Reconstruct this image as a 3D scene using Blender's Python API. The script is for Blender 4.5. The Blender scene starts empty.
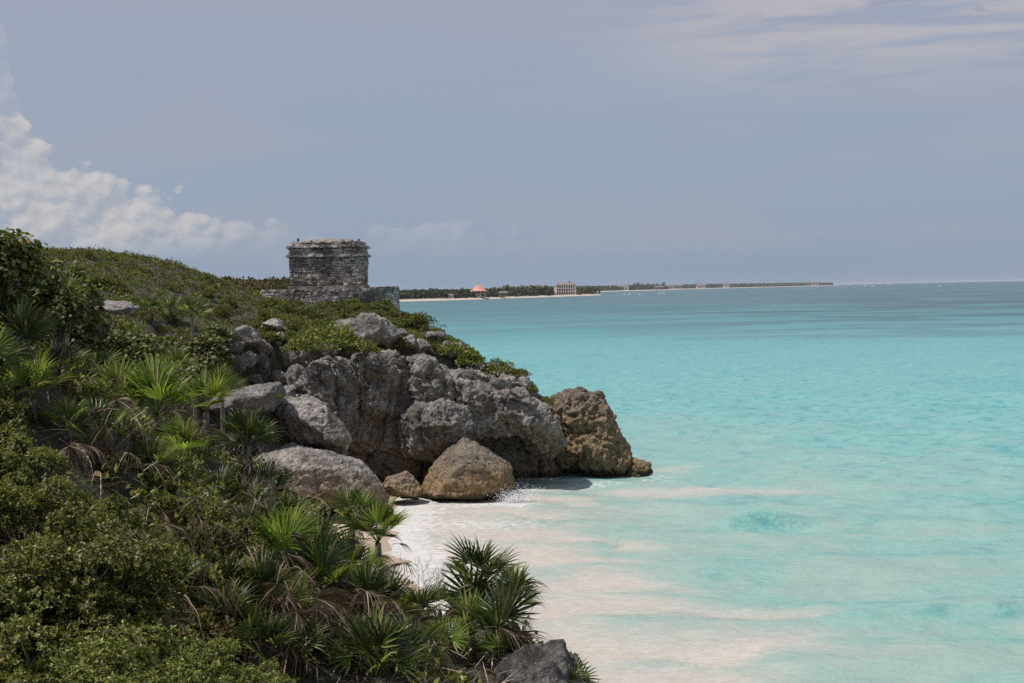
import bpy, math, random
import numpy as np
from mathutils import Vector, Matrix, Euler
R = math.radians
random.seed(7); rng = np.random.default_rng(11)
scene = bpy.context.scene
COL = scene.collection

# ------------------------------------------------------------------ camera
F = 1407.0
cam_d = bpy.data.cameras.new('camera'); cam = bpy.data.objects.new('camera', cam_d); COL.objects.link(cam)
cam_d.sensor_width = 36; cam_d.lens = 36 * F / 1024; cam_d.clip_start = 0.1; cam_d.clip_end = 120000
CAMR = Euler((R(90 - 2.06), 0, 0)).to_matrix() @ Matrix.Rotation(R(-1.18), 3, 'Z')
CAMP = Vector((0, 0, 12.0))
cam.matrix_world = Matrix.Translation(CAMP) @ CAMR.to_4x4()
scene.camera = cam

# ------------------------------------------------------------------ sun
SUN_EL, SUN_AZ = 62.0, 196.0     # azimuth of the sun measured from +X counter clockwise
sd = Vector((math.cos(R(SUN_EL)) * math.cos(R(SUN_AZ)), math.cos(R(SUN_EL)) * math.sin(R(SUN_AZ)), math.sin(R(SUN_EL))))
sl = bpy.data.lights.new('sun', 'SUN'); so = bpy.data.objects.new('sun', sl); COL.objects.link(so)
sl.energy = 5.0; sl.angle = R(0.6); sl.color = (1.0, 0.955, 0.90)
so.rotation_euler = (-sd).to_track_quat('-Z', 'Y').to_euler(); so.location = (0, 0, 60)
scene.view_settings.view_transform = 'Standard'; scene.view_settings.look = 'None'
scene.view_settings.exposure = -0.12; scene.view_settings.gamma = 1.0
scene.view_settings.use_curve_mapping = False
scene.cycles.max_bounces = 7; scene.cycles.transparent_max_bounces = 8
scene.cycles.volume_bounces = 0; scene.cycles.sample_clamp_indirect = 1.5; scene.cycles.max_bounces = 5
try: scene.cycles.use_denoising = False
except Exception: pass

# ------------------------------------------------------------------ node helpers
class NT:
    def __init__(s, tree): s.t = tree; s.n = tree.nodes; s.l = tree.links
    def set(s, sock, v):
        if v is None: return
        if hasattr(v, 'is_output'): s.l.new(v, sock)
        elif isinstance(v, (tuple, list)) and len(v) == 3 and sock.type == 'RGBA': sock.default_value = (*v, 1)
        else: sock.default_value = v
    def math(s, op, a, b=None, c=None, clamp=False):
        n = s.n.new('ShaderNodeMath'); n.operation = op; n.use_clamp = clamp
        s.set(n.inputs[0], a); s.set(n.inputs[1], b)
        if c is not None: s.set(n.inputs[2], c)
        return n.outputs[0]
    def vmath(s, op, a, b=None):
        n = s.n.new('ShaderNodeVectorMath'); n.operation = op
        s.set(n.inputs[0], a); s.set(n.inputs[1], b)
        return n.outputs[0]
    def mix(s, f, a, b, mode='MIX'):
        n = s.n.new('ShaderNodeMix'); n.data_type = 'RGBA'; n.blend_type = mode
        s.set(n.inputs[0], f); s.set(n.inputs[6], a); s.set(n.inputs[7], b)
        return n.outputs[2]
    def ramp(s, f, stops, interp='LINEAR'):
        n = s.n.new('ShaderNodeValToRGB'); n.color_ramp.interpolation = interp
        e = n.color_ramp.elements
        while len(e) < len(stops): e.new(0.5)
        for k, (p, c) in enumerate(stops):
            e[k].position = p
            if not isinstance(c, (tuple, list)): c = (c, c, c)
            e[k].color = (*c, 1)
        s.set(n.inputs[0], f); return n.outputs[0]
    def mr(s, v, a, b, c=0.0, d=1.0, smooth=True):
        n = s.n.new('ShaderNodeMapRange'); n.interpolation_type = 'SMOOTHSTEP' if smooth else 'LINEAR'
        for i, x in enumerate((v, a, b, c, d)): s.set(n.inputs[i], x)
        return n.outputs[0]
    def noise(s, vec, scale, detail=4, rough=0.55, dist=0.0):
        n = s.n.new('ShaderNodeTexNoise'); s.set(n.inputs['Vector'], vec)
        n.inputs['Scale'].default_value = scale; n.inputs['Detail'].default_value = detail
        n.inputs['Roughness'].default_value = rough; n.inputs['Distortion'].default_value = dist
        return n.outputs[0]
    def vor(s, vec, scale, feature='F1', rnd=1.0):
        n = s.n.new('ShaderNodeTexVoronoi'); n.feature = feature; s.set(n.inputs['Vector'], vec)
        n.inputs['Scale'].default_value = scale; n.inputs['Randomness'].default_value = rnd
        return n.outputs[0]
    def sep(s, v):
        n = s.n.new('ShaderNodeSeparateXYZ'); s.set(n.inputs[0], v); return n.outputs
    def comb(s, x, y, z):
        n = s.n.new('ShaderNodeCombineXYZ')
        for i, v in enumerate((x, y, z)): s.set(n.inputs[i], v)
        return n.outputs[0]
    def bump(s, h, strength, dist, normal=None):
        n = s.n.new('ShaderNodeBump'); n.inputs['Strength'].default_value = strength
        n.inputs['Distance'].default_value = dist; s.set(n.inputs['Height'], h)
        if normal is not None: s.set(n.inputs['Normal'], normal)
        return n.outputs[0]
    def geo(s): return s.n.new('ShaderNodeNewGeometry')
    def attr(s, name):
        n = s.n.new('ShaderNodeAttribute'); n.attribute_name = name; return n

def new_mat(name):
    m = bpy.data.materials.new(name); m.use_nodes = True
    t = NT(m.node_tree); b = m.node_tree.nodes['Principled BSDF']
    return m, t, b

# ------------------------------------------------------------------ world: hazy daylight sky with a cumulus bank and high streaks
world = bpy.data.worlds.new('World'); scene.world = world; world.use_nodes = True
w = NT(world.node_tree); bg = world.node_tree.nodes['Background']
sky = w.n.new('ShaderNodeTexSky'); sky.sky_type = 'NISHITA'; sky.sun_disc = False
sky.sun_elevation = R(SUN_EL); sky.sun_rotation = R(90 - SUN_AZ); sky.air_density = 1.0; sky.dust_density = 2.0
WS = 0.08
bg.inputs['Strength'].default_value = WS
tc = w.n.new('ShaderNodeTexCoord').outputs['Generated']
sx, sy, sz = w.sep(tc)
az = w.math('DEGREES', w.math('ARCTAN2', sx, sy)) if False else w.math('MULTIPLY', w.math('ARCTAN2', sx, sy), 57.29578)
el = w.math('MULTIPLY', w.math('ARCSINE', sz), 57.29578)
def K(c): return tuple(v / WS for v in c)
veil = w.ramp(w.math('DIVIDE', el, 40, clamp=True), [(0.0, (0.31, 0.405, 0.53)), (0.10, (0.345, 0.425, 0.545)), (0.22, (0.37, 0.43, 0.545)), (0.32, (0.41, 0.435, 0.54)), (1.0, (0.32, 0.38, 0.52))])
sv = w.comb(w.math('MULTIPLY', az, 0.05), w.math('MULTIPLY', el, 0.33), 0.3)
soft = w.noise(sv, 1.3, 4, 0.5, 0.4)
col = w.mix(w.mr(soft, 0.40, 0.70, 0, 0.5), veil, (0.42, 0.43, 0.52))
# high streaks to the right
st_n = w.noise(w.comb(w.math('MULTIPLY', az, 0.10), w.math('MULTIPLY', el, 0.9), 1.7), 1.6, 6, 0.55, 0.6)
hi_mask = w.math('MULTIPLY', w.mr(el, 6.5, 10.0), w.mr(az, 0.0, 12.0))
st = w.math('MULTIPLY', w.mr(st_n, 0.34, 0.62), hi_mask)
col = w.mix(w.math('MULTIPLY', st, 0.85), col, (0.56, 0.535, 0.57))
st2 = w.noise(w.comb(w.math('MULTIPLY', az, 0.25), w.math('MULTIPLY', el, 1.4), 5.1), 1.5, 5, 0.55, 0.8)
col = w.mix(w.math('MULTIPLY', w.mr(st2, 0.52, 0.66, 0, 0.6), w.math('MULTIPLY', w.mr(el, 9.3, 10.6), w.mr(az, 5.0, 15.0))), col, (0.34, 0.365, 0.46))
# cumulus bank at the left
cn_v = w.comb(az, w.math('MULTIPLY', el, 1.25), 0.0)
def bilf(v):
    wob = w.noise(v, 0.9, 3, 0.5); v2 = w.vmath('ADD', v, w.comb(w.math('MULTIPLY', wob, 0.55), w.math('MULTIPLY', wob, 0.55), 0.0))
    c_ = w.noise(v, 0.33, 2, 0.5)
    a_ = w.vor(v2, 0.62, 'F1'); b_ = w.vor(v2, 1.7, 'F1'); e_ = w.vor(v2, 4.2, 'F1')
    x_ = w.math('SUBTRACT', w.math('MULTIPLY', c_, 3.0), w.math('MULTIPLY', a_, 1.5))
    x_ = w.math('SUBTRACT', x_, w.math('MULTIPLY', b_, 0.65)); return w.math('SUBTRACT', x_, w.math('MULTIPLY', e_, 0.28))
bil = bilf(cn_v)
env = w.ramp(w.math('DIVIDE', w.math('ADD', az, 24), 30, clamp=True), [(0.0, 1.05), (0.150, 1.0), (0.170, 0.72), (0.20, 0.58), (0.27, 0.46), (0.33, 0.41), (0.40, 0.35), (0.47, 0.28), (0.58, 0.22), (0.72, 0.33), (0.80, 0.22), (1.0, 0.1)])
envd = w.math('MULTIPLY', env, 10.0)
d = w.math('ADD', w.math('SUBTRACT', envd, el), w.math('SUBTRACT', bil, 0.15))
cd = w.math('MULTIPLY', w.mr(d, 0.0, 0.45), w.mr(el, 1.2, 2.8))
bil2 = bilf(w.vmath('ADD', cn_v, (-0.22, 0.32, 0.0)))
lit = w.mr(w.math('SUBTRACT', bil, bil2), -0.75, 0.9)
ccol = w.mix(lit, (0.43, 0.46, 0.535), (0.71, 0.675, 0.67))
fade = w.mr(az, -15.0, -8.0, 0.9, 0.25)
fade = w.math('MULTIPLY', fade, w.mr(el, 6.8, 8.0, 1.0, 0.42))
fade = w.math('MULTIPLY', fade, w.mr(az, -2.0, 4.0, 1.0, 0.0))
brk = w.noise(w.vmath('ADD', cn_v, (7.0, 3.0, 0.0)), 0.42, 4, 0.55)
fade = w.math('MULTIPLY', fade, w.mr(w.math('ADD', brk, w.math('MULTIPLY', lit, 0.18)), 0.34, 0.58, 0.30, 1.0))
col = w.mix(w.math('MULTIPLY', cd, fade), col, ccol)
colk = w.mix(1.0, col, (1 / WS,) * 3, 'MULTIPLY')
fin = w.mix(0.9, sky.outputs[0], colk)
w.l.new(fin, bg.inputs['Color'])

# ------------------------------------------------------------------ python helpers
def ray(px, py):
    v = CAMR @ Vector(((px - 512) / F, -(py - 341.5) / F, -1.0)); return v / v.y
def P(px, py, D): return CAMP + ray(px, py) * D
def W(px, py, z=0.0):
    v = ray(px, py); return CAMP + v * ((z - CAMP.z) / v.z)

def _h(ix, iy, iz, seed):
    n = (ix * 374761393 + iy * 668265263 + iz * 2147483647 + seed * 974711) & 0xFFFFFFFF
    n = ((n ^ (n >> 13)) * 1274126177) & 0xFFFFFFFF
    n = ((n ^ (n >> 15)) * 2246822519) & 0xFFFFFFFF
    return ((n ^ (n >> 16)) & 0xFFFFFF) / float(0xFFFFFF)
def vnoise(p, seed=0):
    i = np.floor(p).astype(np.int64); f = p - i; f = f * f * f * (f * (f * 6 - 15) + 10)
    out = 0
    for dx in (0, 1):
        for dy in (0, 1):
            for dz in (0, 1):
                wgt = (f[:, 0] if dx else 1 - f[:, 0]) * (f[:, 1] if dy else 1 - f[:, 1]) * (f[:, 2] if dz else 1 - f[:, 2])
                out = out + wgt * _h(i[:, 0] + dx, i[:, 1] + dy, i[:, 2] + dz, seed)
    return out * 2 - 1
def fbm(p, scale, octv=4, seed=0, rough=0.5, ridge=False):
    p = np.asarray(p, float) * scale; a = 1.0; s = 0; t = 0
    for o in range(octv):
        n = vnoise(p + o * 17.3, seed + o)
        if ridge: n = 1 - 2 * np.abs(n)
        s = s + a * n; t += a; a *= rough; p = p * 2.03
    return s / t
def worley(p, scale, seed=0, ids=False):
    p = np.asarray(p, float) * np.asarray(scale, float)
    i = np.floor(p).astype(np.int64); f1 = np.full(len(p), 9.); f2 = np.full(len(p), 9.); cid = np.zeros(len(p))
    for dx in (-1, 0, 1):
        for dy in (-1, 0, 1):
            for dz in (-1, 0, 1):
                c = i + np.array([dx, dy, dz])
                q = c + np.stack([_h(c[:, 0], c[:, 1], c[:, 2], seed + k) for k in (1, 2, 3)], 1)
                dd = np.sqrt(((p - q) ** 2).sum(1))
                m = dd < f1
                f2 = np.where(m, f1, np.minimum(f2, dd)); f1 = np.where(m, dd, f1)
                if ids: cid = np.where(m, _h(c[:, 0], c[:, 1], c[:, 2], seed + 5), cid)
    return (f1, f2, cid) if ids else (f1, f2)
def p2(x, y): return np.stack([x, y, np.zeros_like(x) + 0.5], 1)

def make_mesh(name, V, Fs, mats, smooth=False, midx=None):
    V = np.asarray(V, np.float32); me = bpy.data.meshes.new(name)
    me.vertices.add(len(V)); me.vertices.foreach_set('co', V.ravel())
    Fs = [np.asarray(f, np.int32) for f in Fs if len(f)]
    tot = np.concatenate([np.full(len(f), f.shape[1], np.int32) for f in Fs])
    vi = np.concatenate([f.ravel() for f in Fs])
    st = np.concatenate([[0], np.cumsum(tot)[:-1]]).astype(np.int32)
    me.loops.add(len(vi)); me.loops.foreach_set('vertex_index', vi)
    me.polygons.add(len(tot)); me.polygons.foreach_set('loop_start', st); me.polygons.foreach_set('loop_total', tot)
    if not isinstance(mats, (list, tuple)): mats = [mats]
    for m in mats: me.materials.append(m)
    if midx is not None: me.polygons.foreach_set('material_index', np.asarray(midx, np.int32))
    me.polygons.foreach_set('use_smooth', np.full(len(tot), smooth))
    me.update(calc_edges=True); me.validate()
    return me
class MB:
    def __init__(s): s.V = []; s.Q = []; s.T = []; s.n = 0
    def add(s, V, Q=None, T=None):
        V = np.asarray(V, float).reshape(-1, 3)
        if Q is not None and len(Q): s.Q.append(np.asarray(Q) + s.n)
        if T is not None and len(T): s.T.append(np.asarray(T) + s.n)
        s.V.append(V); s.n += len(V)
    def mesh(s, name, mat, smooth=False):
        V = np.concatenate(s.V)
        Fs = []
        if s.Q: Fs.append(np.concatenate(s.Q))
        if s.T: Fs.append(np.concatenate(s.T))
        return make_mesh(name, V, Fs, mat, smooth)
    def tube(s, pts, rads, k=5):
        pts = [Vector(p) for p in pts]; V = []
        for i, p in enumerate(pts):
            d = (pts[min(i + 1, len(pts) - 1)] - pts[max(i - 1, 0)]).normalized()
            a = d.orthogonal().normalized(); b = d.cross(a)
            r = rads[i] if hasattr(rads, '__len__') else rads
            for j in range(k):
                t = 2 * math.pi * j / k; V.append(p + (a * math.cos(t) + b * math.sin(t)) * r)
        Q = [(i * k + j, i * k + (j + 1) % k, (i + 1) * k + (j + 1) % k, (i + 1) * k + j) for i in range(len(pts) - 1) for j in range(k)]
        s.add([tuple(v) for v in V], Q, None)
    def box(s, c, h, rz=0.0, jit=0.0):
        V = np.array([(x, y, z) for z in (-1, 1) for y in (-1, 1) for x in (-1, 1)], float) * np.array(h)
        if jit: V += rng.uniform(-jit, jit, V.shape)
        cs, sn = math.cos(rz), math.sin(rz)
        V = np.stack([V[:, 0] * cs - V[:, 1] * sn, V[:, 0] * sn + V[:, 1] * cs, V[:, 2]], 1) + np.array(c)
        s.add(V, [(0, 2, 3, 1), (4, 5, 7, 6), (0, 1, 5, 4), (1, 3, 7, 5), (3, 2, 6, 7), (2, 0, 4, 6)])
    def leaves(s, C, T, N, L, Wd, fold=0.25, mid=0.45):
        """folded diamond leaves: C base points, T tip directions, N normals, L length, Wd half width"""
        T = T / (np.linalg.norm(T, axis=1, keepdims=True) + 1e-9)
        S = np.cross(N, T); S /= (np.linalg.norm(S, axis=1, keepdims=True) + 1e-9)
        N2 = np.cross(T, S)
        L = np.asarray(L).reshape(-1, 1); Wd = np.asarray(Wd).reshape(-1, 1); n = len(C)
        a = C; b = C + T * L * mid + S * Wd + N2 * Wd * fold; c = C + T * L; d = C + T * L * mid - S * Wd + N2 * Wd * fold
        V = np.stack([a, b, c, d], 1).reshape(-1, 3)
        s.add(V, np.arange(n * 4).reshape(-1, 4))
def link(name, me, parent=None, loc=None, rot=None, scale=None):
    o = bpy.data.objects.new(name, me); COL.objects.link(o)
    if parent is not None: o.parent = parent
    if loc is not None: o.location = loc
    if rot is not None: o.rotation_euler = rot
    if scale is not None: o.scale = (scale,) * 3 if not hasattr(scale, '__len__') else scale
    return o
def tag(o, label=None, cat=None, group=None, kind=None):
    if label: o['label'] = label
    if cat: o['category'] = cat
    if group: o['group'] = group
    if kind: o['kind'] = kind
    return o
def children(o): return [c for c in bpy.data.objects if c.parent == o]
KIDS = {}
def copy_tree(o, parent=None):
    c = o.copy(); COL.objects.link(c)
    if parent is not None: c.parent = parent
    KIDS[c.name] = []
    for ch in KIDS.get(o.name, []): KIDS[c.name].append(copy_tree(ch, c))
    return c
def kid(parent, name, me, **k):
    o = link(name, me, parent, **k); KIDS.setdefault(parent.name, []).append(o); return o
def rdirs(n):
    v = rng.normal(size=(n, 3)); return v / np.linalg.norm(v, axis=1, keepdims=True)

# ------------------------------------------------------------------ materials
def leaf_mat(name, stops, trans=0.35, rough=0.5, spec=0.35, tcol=1.5):
    m, t, b = new_mat(name)
    g = t.geo(); r = t.ramp(g.outputs['Random Per Island'], stops)
    oi = t.n.new('ShaderNodeObjectInfo')
    hs = t.n.new('ShaderNodeHueSaturation'); t.l.new(r, hs.inputs['Color'])
    t.l.new(t.math('ADD', 0.72, t.math('MULTIPLY', oi.outputs['Random'], 0.56)), hs.inputs['Value'])
    t.l.new(t.math('ADD', 0.485, t.math('MULTIPLY', oi.outputs['Random'], 0.03)), hs.inputs['Hue'])
    c = hs.outputs[0]
    t.l.new(c, b.inputs['Base Color']); b.inputs['Roughness'].default_value = rough
    b.inputs['Specular IOR Level'].default_value = spec
    tr = t.n.new('ShaderNodeBsdfTranslucent')
    t.l.new(t.mix(1.0, c, (tcol * 1.05, tcol * 1.1, tcol * 0.5), 'MULTIPLY'), tr.inputs['Color'])
    mx = t.n.new('ShaderNodeMixShader'); mx.inputs[0].default_value = trans
    t.l.new(b.outputs[0], mx.inputs[1]); t.l.new(tr.outputs[0], mx.inputs[2])
    t.l.new(mx.outputs[0], t.n['Material Output'].inputs['Surface'])
    return m
def rock_mat(name, pale=(0.33, 0.31, 0.29), dark=(0.10, 0.095, 0.09), tan=(0.30, 0.21, 0.12), zt=(2.0, 5.0), tan_amt=1.0, sc=1.0, under=0.85, wet=True):
    m, t, b = new_mat(name)
    g = t.geo(); pos = g.outputs['Position']; z = t.sep(pos)[2]; nz = t.sep(g.outputs['Normal'])[2]
    n1 = t.noise(pos, 0.55 * sc, 8, 0.62, 0.5); n2 = t.noise(pos, 3.2 * sc, 8, 0.65); n3 = t.noise(pos, 14 * sc, 5, 0.7)
    c = t.mix(t.mr(n1, 0.36, 0.66), dark, pale)
    c = t.mix(t.mr(n2, 0.50, 0.30, 0, 0.75), c, tuple(v * 0.75 for v in dark))
    c = t.mix(t.mr(n2, 0.54, 0.72, 0, 0.55), c, tuple(min(1, v * 1.45) for v in pale))
    c = t.mix(t.mr(n3, 0.54, 0.40, 0, 0.65), c, tuple(v * 0.5 for v in dark))
    c = t.mix(t.mr(n3, 0.58, 0.70, 0, 0.5), c, tuple(min(1, v * 1.3) for v in pale))
    strk = t.noise(t.vmath('MULTIPLY', pos, (1.6, 1.6, 0.22)), 1.4 * sc, 5, 0.6)
    c = t.mix(t.mr(strk, 0.52, 0.68, 0, 0.5), c, tuple(v * 0.8 for v in dark))
    ta = t.mr(t.math('ADD', z, t.math('MULTIPLY', t.math('SUBTRACT', n1, 0.5), 4.0)), zt[1], zt[0])
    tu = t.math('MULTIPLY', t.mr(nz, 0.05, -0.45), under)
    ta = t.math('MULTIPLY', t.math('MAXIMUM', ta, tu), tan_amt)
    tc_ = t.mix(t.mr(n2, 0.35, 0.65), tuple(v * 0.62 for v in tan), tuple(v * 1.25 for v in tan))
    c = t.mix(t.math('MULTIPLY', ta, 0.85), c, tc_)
    if wet:
        wz = t.mr(t.math('ADD', z, t.math('MULTIPLY', n2, 0.8)), 1.05, 0.7)
        c = t.mix(t.math('MULTIPLY', wz, 0.85), c, (0.05, 0.045, 0.03))
    t.l.new(c, b.inputs['Base Color']); b.inputs['Roughness'].default_value = 0.88
    b.inputs['Specular IOR Level'].default_value = 0.25
    pit = t.vor(pos, 4.5 * sc, 'F1')
    rg = t.n.new('ShaderNodeTexNoise'); rg.noise_type = 'RIDGED_MULTIFRACTAL'; t.l.new(pos, rg.inputs['Vector']); rg.inputs['Scale'].default_value = 1.7 * sc; rg.inputs['Detail'].default_value = 8; rg.inputs['Roughness'].default_value = 0.6
    hgt = t.math('ADD', t.math('ADD', t.math('MULTIPLY', n2, 0.9), t.math('MULTIPLY', rg.outputs[0], 0.22)), t.math('ADD', t.math('MULTIPLY', n3, 0.45), t.math('MULTIPLY', pit, 0.45)))
    t.l.new(t.bump(hgt, 1.0, 0.34 / sc), b.inputs['Normal'])
    return m

M = {}
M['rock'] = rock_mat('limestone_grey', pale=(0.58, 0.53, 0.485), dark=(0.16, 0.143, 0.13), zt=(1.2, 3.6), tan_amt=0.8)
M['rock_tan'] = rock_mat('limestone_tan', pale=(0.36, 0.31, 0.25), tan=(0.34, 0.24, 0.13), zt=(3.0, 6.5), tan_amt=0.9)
M['rock_pale'] = rock_mat('limestone_pale', pale=(0.46, 0.43, 0.41), dark=(0.15, 0.14, 0.13), tan_amt=0.0, wet=False)
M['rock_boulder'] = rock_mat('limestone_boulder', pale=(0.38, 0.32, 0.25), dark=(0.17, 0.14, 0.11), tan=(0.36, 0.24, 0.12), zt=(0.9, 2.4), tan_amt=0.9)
M['rock_near'] = rock_mat('limestone_near', pale=(0.27, 0.25, 0.24), dark=(0.07, 0.065, 0.06), tan_amt=0.0, sc=2.6, wet=False)

m, t, b = new_mat('hill_soil'); g = t.geo(); pos = g.outputs['Position']
n1 = t.noise(pos, 0.9, 6, 0.6); n2 = t.noise(pos, 6.0, 6, 0.65)
c = t.mix(t.mr(n1, 0.4, 0.62), (0.035, 0.04, 0.018), (0.075, 0.062, 0.042))
c = t.mix(t.mr(n2, 0.52, 0.7, 0, 0.7), c, (0.16, 0.14, 0.115))
t.l.new(c, b.inputs['Base Color']); b.inputs['Roughness'].default_value = 0.95
t.l.new(t.bump(n2, 1.0, 0.2), b.inputs['Normal']); M['soil'] = m

m, t, b = new_mat('beach_sand'); g = t.geo(); pos = g.outputs['Position']; z = t.sep(pos)[2]
n1 = t.noise(pos, 0.8, 5, 0.6)
c = t.mix(t.mr(n1, 0.35, 0.65), (0.44, 0.35, 0.27), (0.52, 0.43, 0.34))
c = t.mix(t.mr(t.math('ADD', z, t.math('MULTIPLY', n1, 0.15)), 0.28, 0.12), c, (0.34, 0.26, 0.19))
t.l.new(c, b.inputs['Base Color']); b.inputs['Roughness'].default_value = 0.9
t.l.new(t.bump(t.noise(pos, 5.0, 5, 0.6), 0.5, 0.08), b.inputs['Normal']); M['sand'] = m

M['palm'] = leaf_mat('palm_green', [(0, (0.055, 0.078, 0.022)), (0.5, (0.13, 0.165, 0.045)), (0.85, (0.23, 0.26, 0.08)), (0.9, (0.26, 0.22, 0.14)), (1, (0.34, 0.28, 0.2))], 0.38, 0.42, 0.45)
M['palm_dark'] = leaf_mat('palm_dark_green', [(0, (0.022, 0.036, 0.014)), (0.85, (0.075, 0.10, 0.035)), (0.93, (0.16, 0.13, 0.09)), (1, (0.2, 0.16, 0.11))], 0.3, 0.42, 0.45)
M['palm_bright'] = leaf_mat('palm_bright_green', [(0, (0.10, 0.145, 0.03)), (1, (0.24, 0.29, 0.07))], 0.45, 0.42, 0.4)
M['palm_yellow'] = leaf_mat('palm_yellowing', [(0, (0.11, 0.13, 0.02)), (0.7, (0.22, 0.20, 0.03)), (1, (0.30, 0.20, 0.06))], 0.4, 0.5, 0.3)
M['palm_dead'] = leaf_mat('palm_dead', [(0, (0.06, 0.042, 0.03)), (0.5, (0.15, 0.11, 0.08)), (0.85, (0.26, 0.20, 0.155)), (1, (0.52, 0.43, 0.36))], 0.12, 0.75, 0.2, 1.0)
M['scrub'] = leaf_mat('scrub_leaf', [(0, (0.042, 0.055, 0.014)), (0.6, (0.105, 0.122, 0.03)), (1, (0.24, 0.24, 0.075))], 0.3, 0.6, 0.25)
M['scrub_dry'] = leaf_mat('scrub_dry_leaf', [(0, (0.05, 0.052, 0.02)), (0.5, (0.12, 0.11, 0.045)), (0.9, (0.19, 0.15, 0.08)), (1, (0.36, 0.28, 0.20))], 0.25, 0.7, 0.2)
M['bay'] = leaf_mat('small_bush_leaf', [(0, (0.045, 0.055, 0.013)), (0.55, (0.12, 0.138, 0.03)), (0.93, (0.29, 0.29, 0.075)), (1, (0.30, 0.21, 0.12))], 0.3, 0.45, 0.4)
M['grape'] = leaf_mat('sea_grape_leaf', [(0, (0.04, 0.055, 0.015)), (0.5, (0.085, 0.10, 0.028)), (0.84, (0.19, 0.20, 0.075)), (0.97, (0.22, 0.18, 0.07)), (1, (0.25, 0.07, 0.02))], 0.32, 0.5, 0.4)
M['far'] = leaf_mat('far_wood_leaf', [(0, (0.035, 0.042, 0.02)), (0.7, (0.085, 0.09, 0.04)), (1, (0.15, 0.14, 0.075))], 0.1, 0.8, 0.1)
def plain(name, col, rough=0.85, nsc=4.0, var=0.35, bump=0.3):
    m, t, b = new_mat(name); g = t.geo(); n = t.noise(g.outputs['Position'], nsc, 5, 0.6)
    t.l.new(t.mix(t.mr(n, 0.35, 0.65), tuple(v * (1 - var) for v in col), tuple(min(1, v * (1 + var)) for v in col)), b.inputs['Base Color'])
    b.inputs['Roughness'].default_value = rough; t.l.new(t.bump(n, bump, 0.05), b.inputs['Normal']); return m
M['bark'] = plain('bark', (0.14, 0.11, 0.085), nsc=14)
M['twig'] = plain('bare_twig', (0.22, 0.185, 0.155), nsc=9)
# temple stone
m, t, b = new_mat('ruin_stone'); g = t.geo(); pos = g.outputs['Position']
r = t.ramp(g.outputs['Random Per Island'], [(0, (0.17, 0.15, 0.135)), (0.4, (0.34, 0.305, 0.28)), (0.75, (0.47, 0.42, 0.385)), (1, (0.68, 0.61, 0.55))])
n1 = t.noise(pos, 0.7, 6, 0.6); n2 = t.noise(pos, 7, 5, 0.65)
c = t.mix(t.mr(n1, 0.54, 0.40, 0, 0.75), r, (0.07, 0.066, 0.063))
c = t.mix(t.mr(n1, 0.54, 0.68, 0, 0.6), c, (0.42, 0.385, 0.36))
c = t.mix(t.mr(n2, 0.5, 0.7, 0, 0.5), c, (0.48, 0.43, 0.39))
c = t.mix(t.mr(n2, 0.48, 0.34, 0, 0.7), c, (0.05, 0.046, 0.042))
t.l.new(c, b.inputs['Base Color']); b.inputs['Roughness'].default_value = 0.92
t.l.new(t.bump(n2, 0.8, 0.06), b.inputs['Normal']); M['stone'] = m
M['mortar'] = plain('ruin_mortar', (0.10, 0.092, 0.085), nsc=3)
M['stone_top'] = plain('ruin_rubble_top', (0.20, 0.165, 0.14), nsc=2.2, var=0.3)

# ------------------------------------------------------------------ terrain
EDGE = [(1.3, 12.5), (-0.5, 17.5), (-2.6, 21.5), (-5.2, 27), (-8.5, 35), (-11.5, 45), (-14.0, 55), (-16.5, 65), (-16.0, 73), (-12.5, 80.5), (-9, 84), (-4, 86.5), (0, 88), (2.0, 90), (1.5, 95), (-1, 101), (-4.8, 110), (-7.4, 118), (-9, 130), (-14, 170), (-60, 300), (-260, 300), (-260, -40), (5, -40), (3.6, 4), (2.4, 9)]
ED = np.array(EDGE, float)
def sdist(x, y):
    """signed distance to the plateau edge, positive outside"""
    best = np.full(x.shape, 1e9); ins = np.zeros(x.shape, bool); n = len(ED)
    for i in range(n):
        a = ED[i]; bb = ED[(i + 1) % n]; e = bb - a
        tt = np.clip(((x - a[0]) * e[0] + (y - a[1]) * e[1]) / (e @ e), 0, 1)
        best = np.minimum(best, np.hypot(x - a[0] - e[0] * tt, y - a[1] - e[1] * tt))
        cond = (a[1] > y) != (bb[1] > y)
        with np.errstate(divide='ignore', invalid='ignore'):
            xi = a[0] + (y - a[1]) * e[0] / (e[1] if e[1] else 1e-9)
        ins ^= cond & (x < xi)
    return np.where(ins, -best, best)
CP = [(-1, 0, 10.3), (-6, 3, 10.5), (2, 6, 9.0), (-14, 8, 12.0), (-30, 10, 13.0), (-60, 20, 14), (-60, 60, 14.5), (-70, 110, 14.5)]
for px, py, D in [(560, 690, 12), (440, 600, 17), (300, 690, 9.0), (150, 700, 9.0), (0, 560, 10), (0, 430, 13.5), (60, 400, 17), (200, 520, 20), (330, 590, 20), (130, 420, 25), (60, 345, 26),
                  (110, 318, 40), (200, 352, 52), (215, 470, 32), (190, 400, 45), (30, 310, 45), (150, 308, 60), (100, 262, 88), (40, 256, 80), (-60, 262, 80), (160, 262, 96), (205, 276, 102), (240, 295, 110), (265, 306, 110), (300, 322, 98),
                  (330, 306, 113), (380, 306, 112), (250, 335, 85), (300, 350, 82), (380, 345, 83), (225, 385, 74), (470, 372, 88), (430, 335, 96), (405, 315, 107), (530, 408, 87), (440, 352, 90), (200, 420, 64), (350, 300, 125), (250, 300, 140)]:
    v = P(px, py, D); low = (0.55 if px > 320 else 1.0) if (D < 33 and px > 120) else (0.45 if D < 27 else 0.0)
    if (px, py) == (560, 690): low = 0.5
    CP.append((v.x, v.y, v.z - low))
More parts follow.
